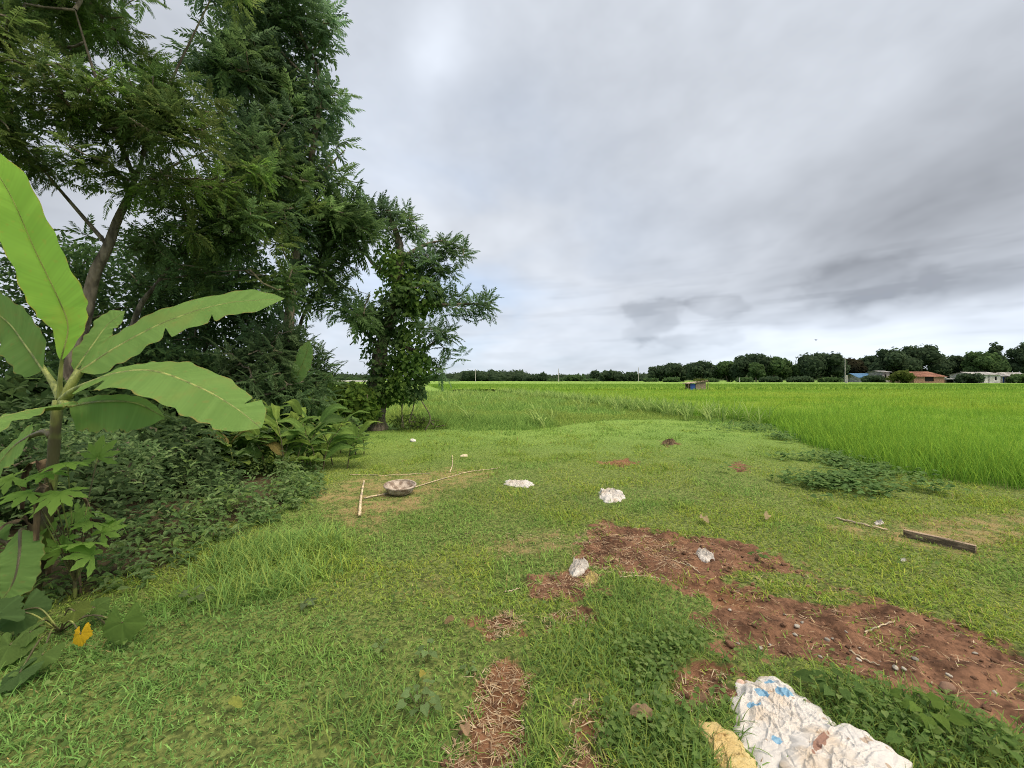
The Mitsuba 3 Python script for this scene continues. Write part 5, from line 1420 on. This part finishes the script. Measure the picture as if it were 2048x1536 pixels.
bushes = [('pale rounded bush at the foot of the line behind the hut', 1345, 757, 22, 170, FG), ('low bush left of the hut roof', 1300, 760, 20, 190, FG), ('low bush under the middle tall pole', 1110, 762, 26, 250, FG), ('low bush right of the middle pole', 1180, 761, 24, 240, FG), ('bright yellow green bush left of the brick house', 1802, 740, 23, 138, FY),
          ('green bush right of the hut', 1490, 757, 24, 160, FG), ('dark bush under the slender green tree', 1540, 755, 26, 158, FD), ('dark bush below the lower green tree', 1600, 754, 30, 155, FD), ('bush at the foot of the darkest dome', 1660, 756, 26, 152, FG), ('dark bush before the blue roof', 1745, 752, 24, 150, FD), ('dark hedge-like bush between brick house and white building', 1938, 746, 22, 136, FD),
          ('bush at the far right edge beside the white building', 2040, 748, 22, 136, FG), ('low bush left of the left far poles', 900, 764, 30, 260, FG), ('small bush before the far houses at left', 720, 762, 26, 200, FG), ('dark bush between the white wall and the far right house', 2005, 750, 14, 150, FD), ('low hedge bush under the ragged tree', 1420, 759, 20, 165, FG)]
for k, (lab, u, vt, hw, Y, cols) in enumerate(bushes):
    far_tree(lab, u, vt, hw, Y, cols, 400 + k, n=420, lobes=6, low=0.0, group='bushes of the far tree line', name='far_bush', category='bush')

# far wood on the left: one mass
rng = np.random.default_rng(77)
wood = []
for x in np.concatenate([np.linspace(845, 1062, 46), np.linspace(560, 740, 22), np.linspace(1060, 1340, 40)]):
    Y = 330 + rng.uniform(-20, 25)
    vt = 753 - 10 * smooth((x - 850) / 90) * smooth((1085 - x) / 60) + rng.normal(0, 1.6)
    if x > 1060:
        vt = 753 + rng.normal(0, 2.0)
    t = at(x, vt, Y)
    r = rng.uniform(3.0, 5.0)
    v = ICO3.vertices * (0.7 + 0.5 * meshkit.fbm(ICO3.vertices * 2.5 + x, 3, 3)[:, None]) * [r * 1.5, r, r]
    c = np.array([t[0], Y, max(t[2] - r, 1.5)])
    wood.append((v + c, ICO3.faces, np.array(FD[0])))
    d = unit(rng.normal(size=(130, 3)))
    wood.append(stamp(rhomb(1, 0.7), c + d * r * [1.5, 1, 1] * rng.uniform(0.8, 1.1, (130, 1)), unit(rng.normal(size=(130, 3))), d, 1.6 * rng.uniform(0.6, 1.4, 130), np.asarray(FD)[rng.choice(3, 130)], 0))
put(thing('far_wood', 'dark low wood along the horizon', 'wood', kind='stuff'), *mesh_vc(cat(wood), 'leaf'))

# hills
hx = np.linspace(100, 625, 60)
hz = 5 + 22 * fb(hx, hx * 0, 0.008, 4, 5) * smooth((hx - 125) / 250)
prof = np.linspace(0, 1, 8)
V = np.array([[x, 550 + 90 * t, z * math.sin(math.pi / 2 * t) - 1] for x, z in zip(hx, hz) for t in prof])
i, j = np.meshgrid(np.arange(59), np.arange(7), indexing='ij')
q = np.stack([i * 8 + j, (i + 1) * 8 + j, (i + 1) * 8 + j + 1, i * 8 + j + 1], -1).reshape(-1, 4)
put(thing('hills', 'low distant blue hills', kind='structure'), (V, q), 'leaf', True, color=np.broadcast_to((0.07, 0.10, 0.05), V.shape))

# poles
for lab, u, vt, Y, r in (('tall pale pole in the far field, leftmost of the three tall ones', 951, 738, 200, 0.2), ('tall pale pole in the far field, middle of the three tall ones', 1117, 737, 200, 0.2), ('tall pale pole in the far field, rightmost of the three tall ones', 1277, 735, 200, 0.2),
                         ('tall thin pole against the trees right of the darkest dome', 1690, 716, 150, 0.13), ('short far pole just left of the leftmost tall pole', 945, 756, 320, 0.22), ('short far pole with a crosspiece between the left and middle tall poles', 1037, 757, 320, 0.22), ('short far pole left of the middle tall pole', 1085, 754, 320, 0.22),
                         ('short far pole between the middle and right tall poles', 1210, 755, 300, 0.22), ('short pole behind the bushes left of the hut', 1357, 750, 230, 0.18), ('pale stump-like pole before the trees right of the hut', 1479, 755, 150, 0.17), ('pale post in front of the pole right of the darkest dome', 1693, 750, 135, 0.3)):
    t = at(u, vt, Y)
    z = float(height(np.array([t[0]]), np.array([Y]), np.zeros(1))[0])
    key = thing('pole', lab, 'pole')
    part(key, 'shaft', tube([(t[0], Y, z - 0.3), (t[0] + 0.03, Y, (z + t[2]) / 2), (t[0], Y, t[2])], [r, r * 0.85, r * 0.7], 8), 'concrete', True)
    if 'crosspiece' in lab:
        part(key, 'crossarm', box(t[0] - 0.9, t[0] + 0.9, Y - 0.1, Y + 0.1, t[2] - 0.5, t[2] - 0.3), 'concrete')

# hut in the paddy
HUT = thing('field_hut', 'tiny field hut with a blue end and sloping patched roof standing in the paddy', 'hut')
Y = 55.6
xa, xb, xc = at(1381, 770, Y)[0], at(1391, 770, Y)[0], at(1411, 770, Y)[0]
part(HUT, 'blue_panel', box(xa, xb - 0.03, Y, Y + 0.08, 0.1, 1.10), 'blue_paint', label='blue panel closing the left end')
part(HUT, 'wall', box(xb, xc, Y - 0.1, Y - 0.02, 0.1, 1.26), 'old_thatch')
part(HUT, 'wall', box(xc - 0.08, xc, Y, Y + 1.6, 0.1, 1.30), 'old_thatch')
part(HUT, 'back_wall', box(xa, xc - 0.1, Y + 1.6, Y + 1.7, 0.1, 1.05), 'old_thatch')
part(HUT, 'roof', slab([(xa - 0.35, Y - 0.3, 1.13), (xc + 0.2, Y - 0.3, 1.48), (xc + 0.2, Y + 1.9, 1.48), (xa - 0.35, Y + 1.9, 1.13)], 0.07), 'old_thatch')
for x in (xa - 0.32, xc + 0.22):
    part(HUT, 'post', tube([(x, Y - 0.2, 0), (x, Y - 0.2, 1.1 if x < xb else 1.42)], 0.045, 6), 'old_wood', True)
rng = np.random.default_rng(88)
n = 260
P = np.column_stack([rng.uniform(xb + 0.3, xc + 0.3, n), rng.uniform(Y - 0.25, Y + 1.7, n), rng.uniform(1.36, 1.68, n)])
put(thing('roof_creeper', 'green creeper growing over the hut roof', 'plant'), *mesh_vc(stamp(HEART, P, unit(rng.normal(size=(n, 3))), unit(rng.normal(size=(n, 3)) + [0, 0, 1]), rng.uniform(0.08, 0.22, n), pick(FY, n)), 'leaf'))


def corrugated(quad, bsdf_parent, name, bsdf, n=28, amp=0.035):
    """A roof of ribbed sheet: quad eaves-left, eaves-right, ridge-right, ridge-left."""
    q = np.asarray(quad, float)
    s = np.linspace(0, 1, n * 4 + 1)
    e = q[0] + (q[1] - q[0]) * s[:, None]; r = q[3] + (q[2] - q[3]) * s[:, None]
    nn = unit(np.cross(q[1] - q[0], q[3] - q[0]))
    w = (amp * np.sin(s * n * 2 * np.pi))[:, None] * nn
    V = np.vstack([e + w, r + w, e + w - nn * 0.03, r + w - nn * 0.03])
    m = len(s)
    i = np.arange(m - 1)
    f = np.vstack([np.stack([i, i + 1, m + i + 1], 1), np.stack([i, m + i + 1, m + i], 1), np.stack([2 * m + i, 3 * m + i + 1, 2 * m + i + 1], 1), np.stack([2 * m + i, 3 * m + i, 3 * m + i + 1], 1)])
    part(bsdf_parent, name, (V, f), bsdf)


def house(name, label, u0, u1, Y, veave, vridge, depth, wallm, roofm, openings=(), gable=True, hip=0.0, vb=766.5):
    key = thing(name, label, 'house')
    x0, x1 = at(u0, 0, Y)[0], at(u1, 0, Y)[0]
    z0, ze, zr = 0.6, at(0, veave, Y)[2], at(0, vridge, Y)[2]
    ops = sorted((at(a, 0, Y)[0], at(b, 0, Y)[0], zz0, zz1, m) for a, b, zz0, zz1, m in openings)
    wall = thing('wall', parent=key)
    x = x0
    pieces = []
    for a, b, h0, h1, m in ops:
        pieces += [box(x, a, Y, Y + 0.2, z0, ze), box(a, b, Y, Y + 0.2, ze - h1, ze), box(a, b, Y, Y + 0.2, z0, z0 + h0)]
        x = b
    pieces.append(box(x, x1, Y, Y + 0.2, z0, ze))
    pieces += [box(x0, x0 + 0.2, Y + 0.2, Y + depth, z0, ze), box(x1 - 0.2, x1, Y + 0.2, Y + depth, z0, ze), box(x0 + 0.2, x1 - 0.2, Y + depth - 0.2, Y + depth, z0, ze)]
    v, f, c = cat([(*b, (0, 0, 0)) for b in pieces if np.ptp(b[0], axis=0).min() > 0.01])
    put(wall, (v, f), wallm)
    for a, b, h0, h1, m in ops:
        part(key, 'window' if h0 > 0.3 else 'doorway', box(a + 0.05, b - 0.05, Y + 0.24, Y + 0.3, z0 + h0, ze - h1), m)
    ym = Y + depth / 2
    o = 0.6
    h = hip * (x1 - x0)
    corrugated([(x0 - o, Y - o, ze - 0.05), (x1 + o, Y - o, ze - 0.05), (x1 + o - h, ym, zr), (x0 - o + h, ym, zr)], key, 'roof', roofm)
    corrugated([(x1 + o, Y + depth + o, ze - 0.05), (x0 - o, Y + depth + o, ze - 0.05), (x0 - o + h, ym, zr), (x1 + o - h, ym, zr)], key, 'roof', roofm)
    if hip == 0:
        for xx in (x0, x1 - 0.2):
            t = np.array([[xx, Y, ze], [xx, Y + depth, ze], [xx, ym, zr - 0.15], [xx + 0.2, Y, ze], [xx + 0.2, Y + depth, ze], [xx + 0.2, ym, zr - 0.15]])
            part(key, 'gable', (t, np.array([[0, 2, 1], [3, 4, 5], [0, 3, 5], [0, 5, 2], [1, 2, 5], [1, 5, 4], [0, 1, 4], [0, 4, 3]])), wallm)
    return key, (x0, x1, z0, ze, zr)


kb, (x0, x1, z0, ze, zr) = house('brick_house', 'red brick house with a rusty sheet roof and dark wide opening across the paddy', 1828, 1889, 138, 753, 742.5, 9, 'brickwork', 'rusty_sheet', [(1850, 1868, 0.5, 0.1, 'dark_inside')], hip=0.16)
part(kb, 'lean_to_roof', slab([(x1 + 0.1, 137.6, 1.55 + 0.6), (x1 + 4.6, 137.6, 1.15 + 0.6), (x1 + 4.6, 144, 1.9 + 0.6), (x1 + 0.1, 144, 2.6 + 0.6)], 0.08), 'grey_sheet')
part(kb, 'lean_to_wall', box(x1 + 0.2, x1 + 4.2, 139.2, 139.35, z0, 1.7), 'dark_inside')
for x in (x1 + 0.3, x1 + 4.4):
    part(kb, 'post', tube([(x, 137.9, z0 - 0.2), (x, 137.9, 2.1 if x < x1 + 1 else 1.75)], 0.09, 6), 'old_wood', True)
house('white_building', 'long whitish walled building behind the far right of the paddy', 1951, 2001, 136, 749, 743.5, 8, 'white_wall', 'grey_sheet', [(1957, 1959, 0.1, 0.3, 'grey_sheet'), (1966, 1968, 0.1, 0.3, 'grey_sheet'), (1977, 1979, 0.1, 0.3, 'grey_sheet'), (1990, 1994, 0.9, 0.6, 'dark_inside')])
house('blue_doored_shed', 'grey shed with a bluish door at the right end of the white building', 2003, 2018, 137.5, 752, 748, 6, 'grey_sheet', 'grey_sheet', [(2006, 2010, 0.05, 0.3, 'blue_paint')])
house('blue_roofed_house', 'low house with a blue roof half hidden behind bushes', 1718, 1752, 158, 755, 746, 8, 'white_wall', 'blue_roof_paint', [(1728, 1733, 0.8, 0.6, 'dark_inside')])
house('grey_tower_house', 'narrow grey two storey house left of the bright bush', 1765, 1779, 150, 744, 741, 6, 'grey_sheet', 'grey_sheet', [(1769, 1773, 1.6, 0.8, 'dark_inside')])
house('village_house', 'pale house roof between the trees behind the brick house', 1905, 1938, 170, 750, 744, 8, 'white_wall', 'grey_sheet', [(1915, 1920, 0.9, 0.6, 'dark_inside')])
house('village_house', 'grey roofed house at the far right picture edge', 2022, 2062, 140, 752, 744, 8, 'grey_sheet', 'grey_sheet', [(2030, 2034, 0.9, 0.5, 'dark_inside')])
house('village_house', 'tiny red roofed house far left, seen through the gap beside the vine tree', 622, 650, 210, 767, 763.5, 9, 'white_wall', 'rusty_sheet', [(630, 633, 0.3, 0.2, 'dark_inside')])
house('village_house', 'tiny orange roofed house with a white wall, right of the other far left house', 655, 690, 200, 768, 764.5, 9, 'white_wall', 'rusty_sheet', [(668, 672, 0.3, 0.2, 'dark_inside')])
wl = thing('garden_wall', 'low pale wall before the far left houses', 'wall')
xa, xb = at(640, 0, 180)[0], at(735, 0, 180)[0]
part(wl, 'wall_body', box(xa, xb, 180, 180.3, 0.4, 1.5), 'white_wall')

# bird
BD = thing('bird', 'small dark bird flying above the tree line at right', 'bird')
b = at(1632, 680, 90)
body = ICO3.vertices * [0.10, 0.24, 0.09] + b
part(BD, 'body', (body, ICO3.faces), 'dark_feather', True)
for s in (-1, 1):
    wv = np.array([[0.05 * s, 0.12, 0.03], [0.05 * s, -0.1, 0.03], [0.26 * s, -0.02, 0.12], [0.26 * s, 0.12, 0.12], [0.45 * s, -0.02, 0.08], [0.05 * s, 0.12, 0.05], [0.05 * s, -0.1, 0.05], [0.26 * s, -0.02, 0.14], [0.26 * s, 0.12, 0.14], [0.45 * s, -0.02, 0.095]]) + b
    part(BD, 'wing', (wv, np.array([[0, 1, 2], [0, 2, 3], [3, 2, 4], [5, 7, 6], [5, 8, 7], [8, 9, 7]])), 'dark_feather')
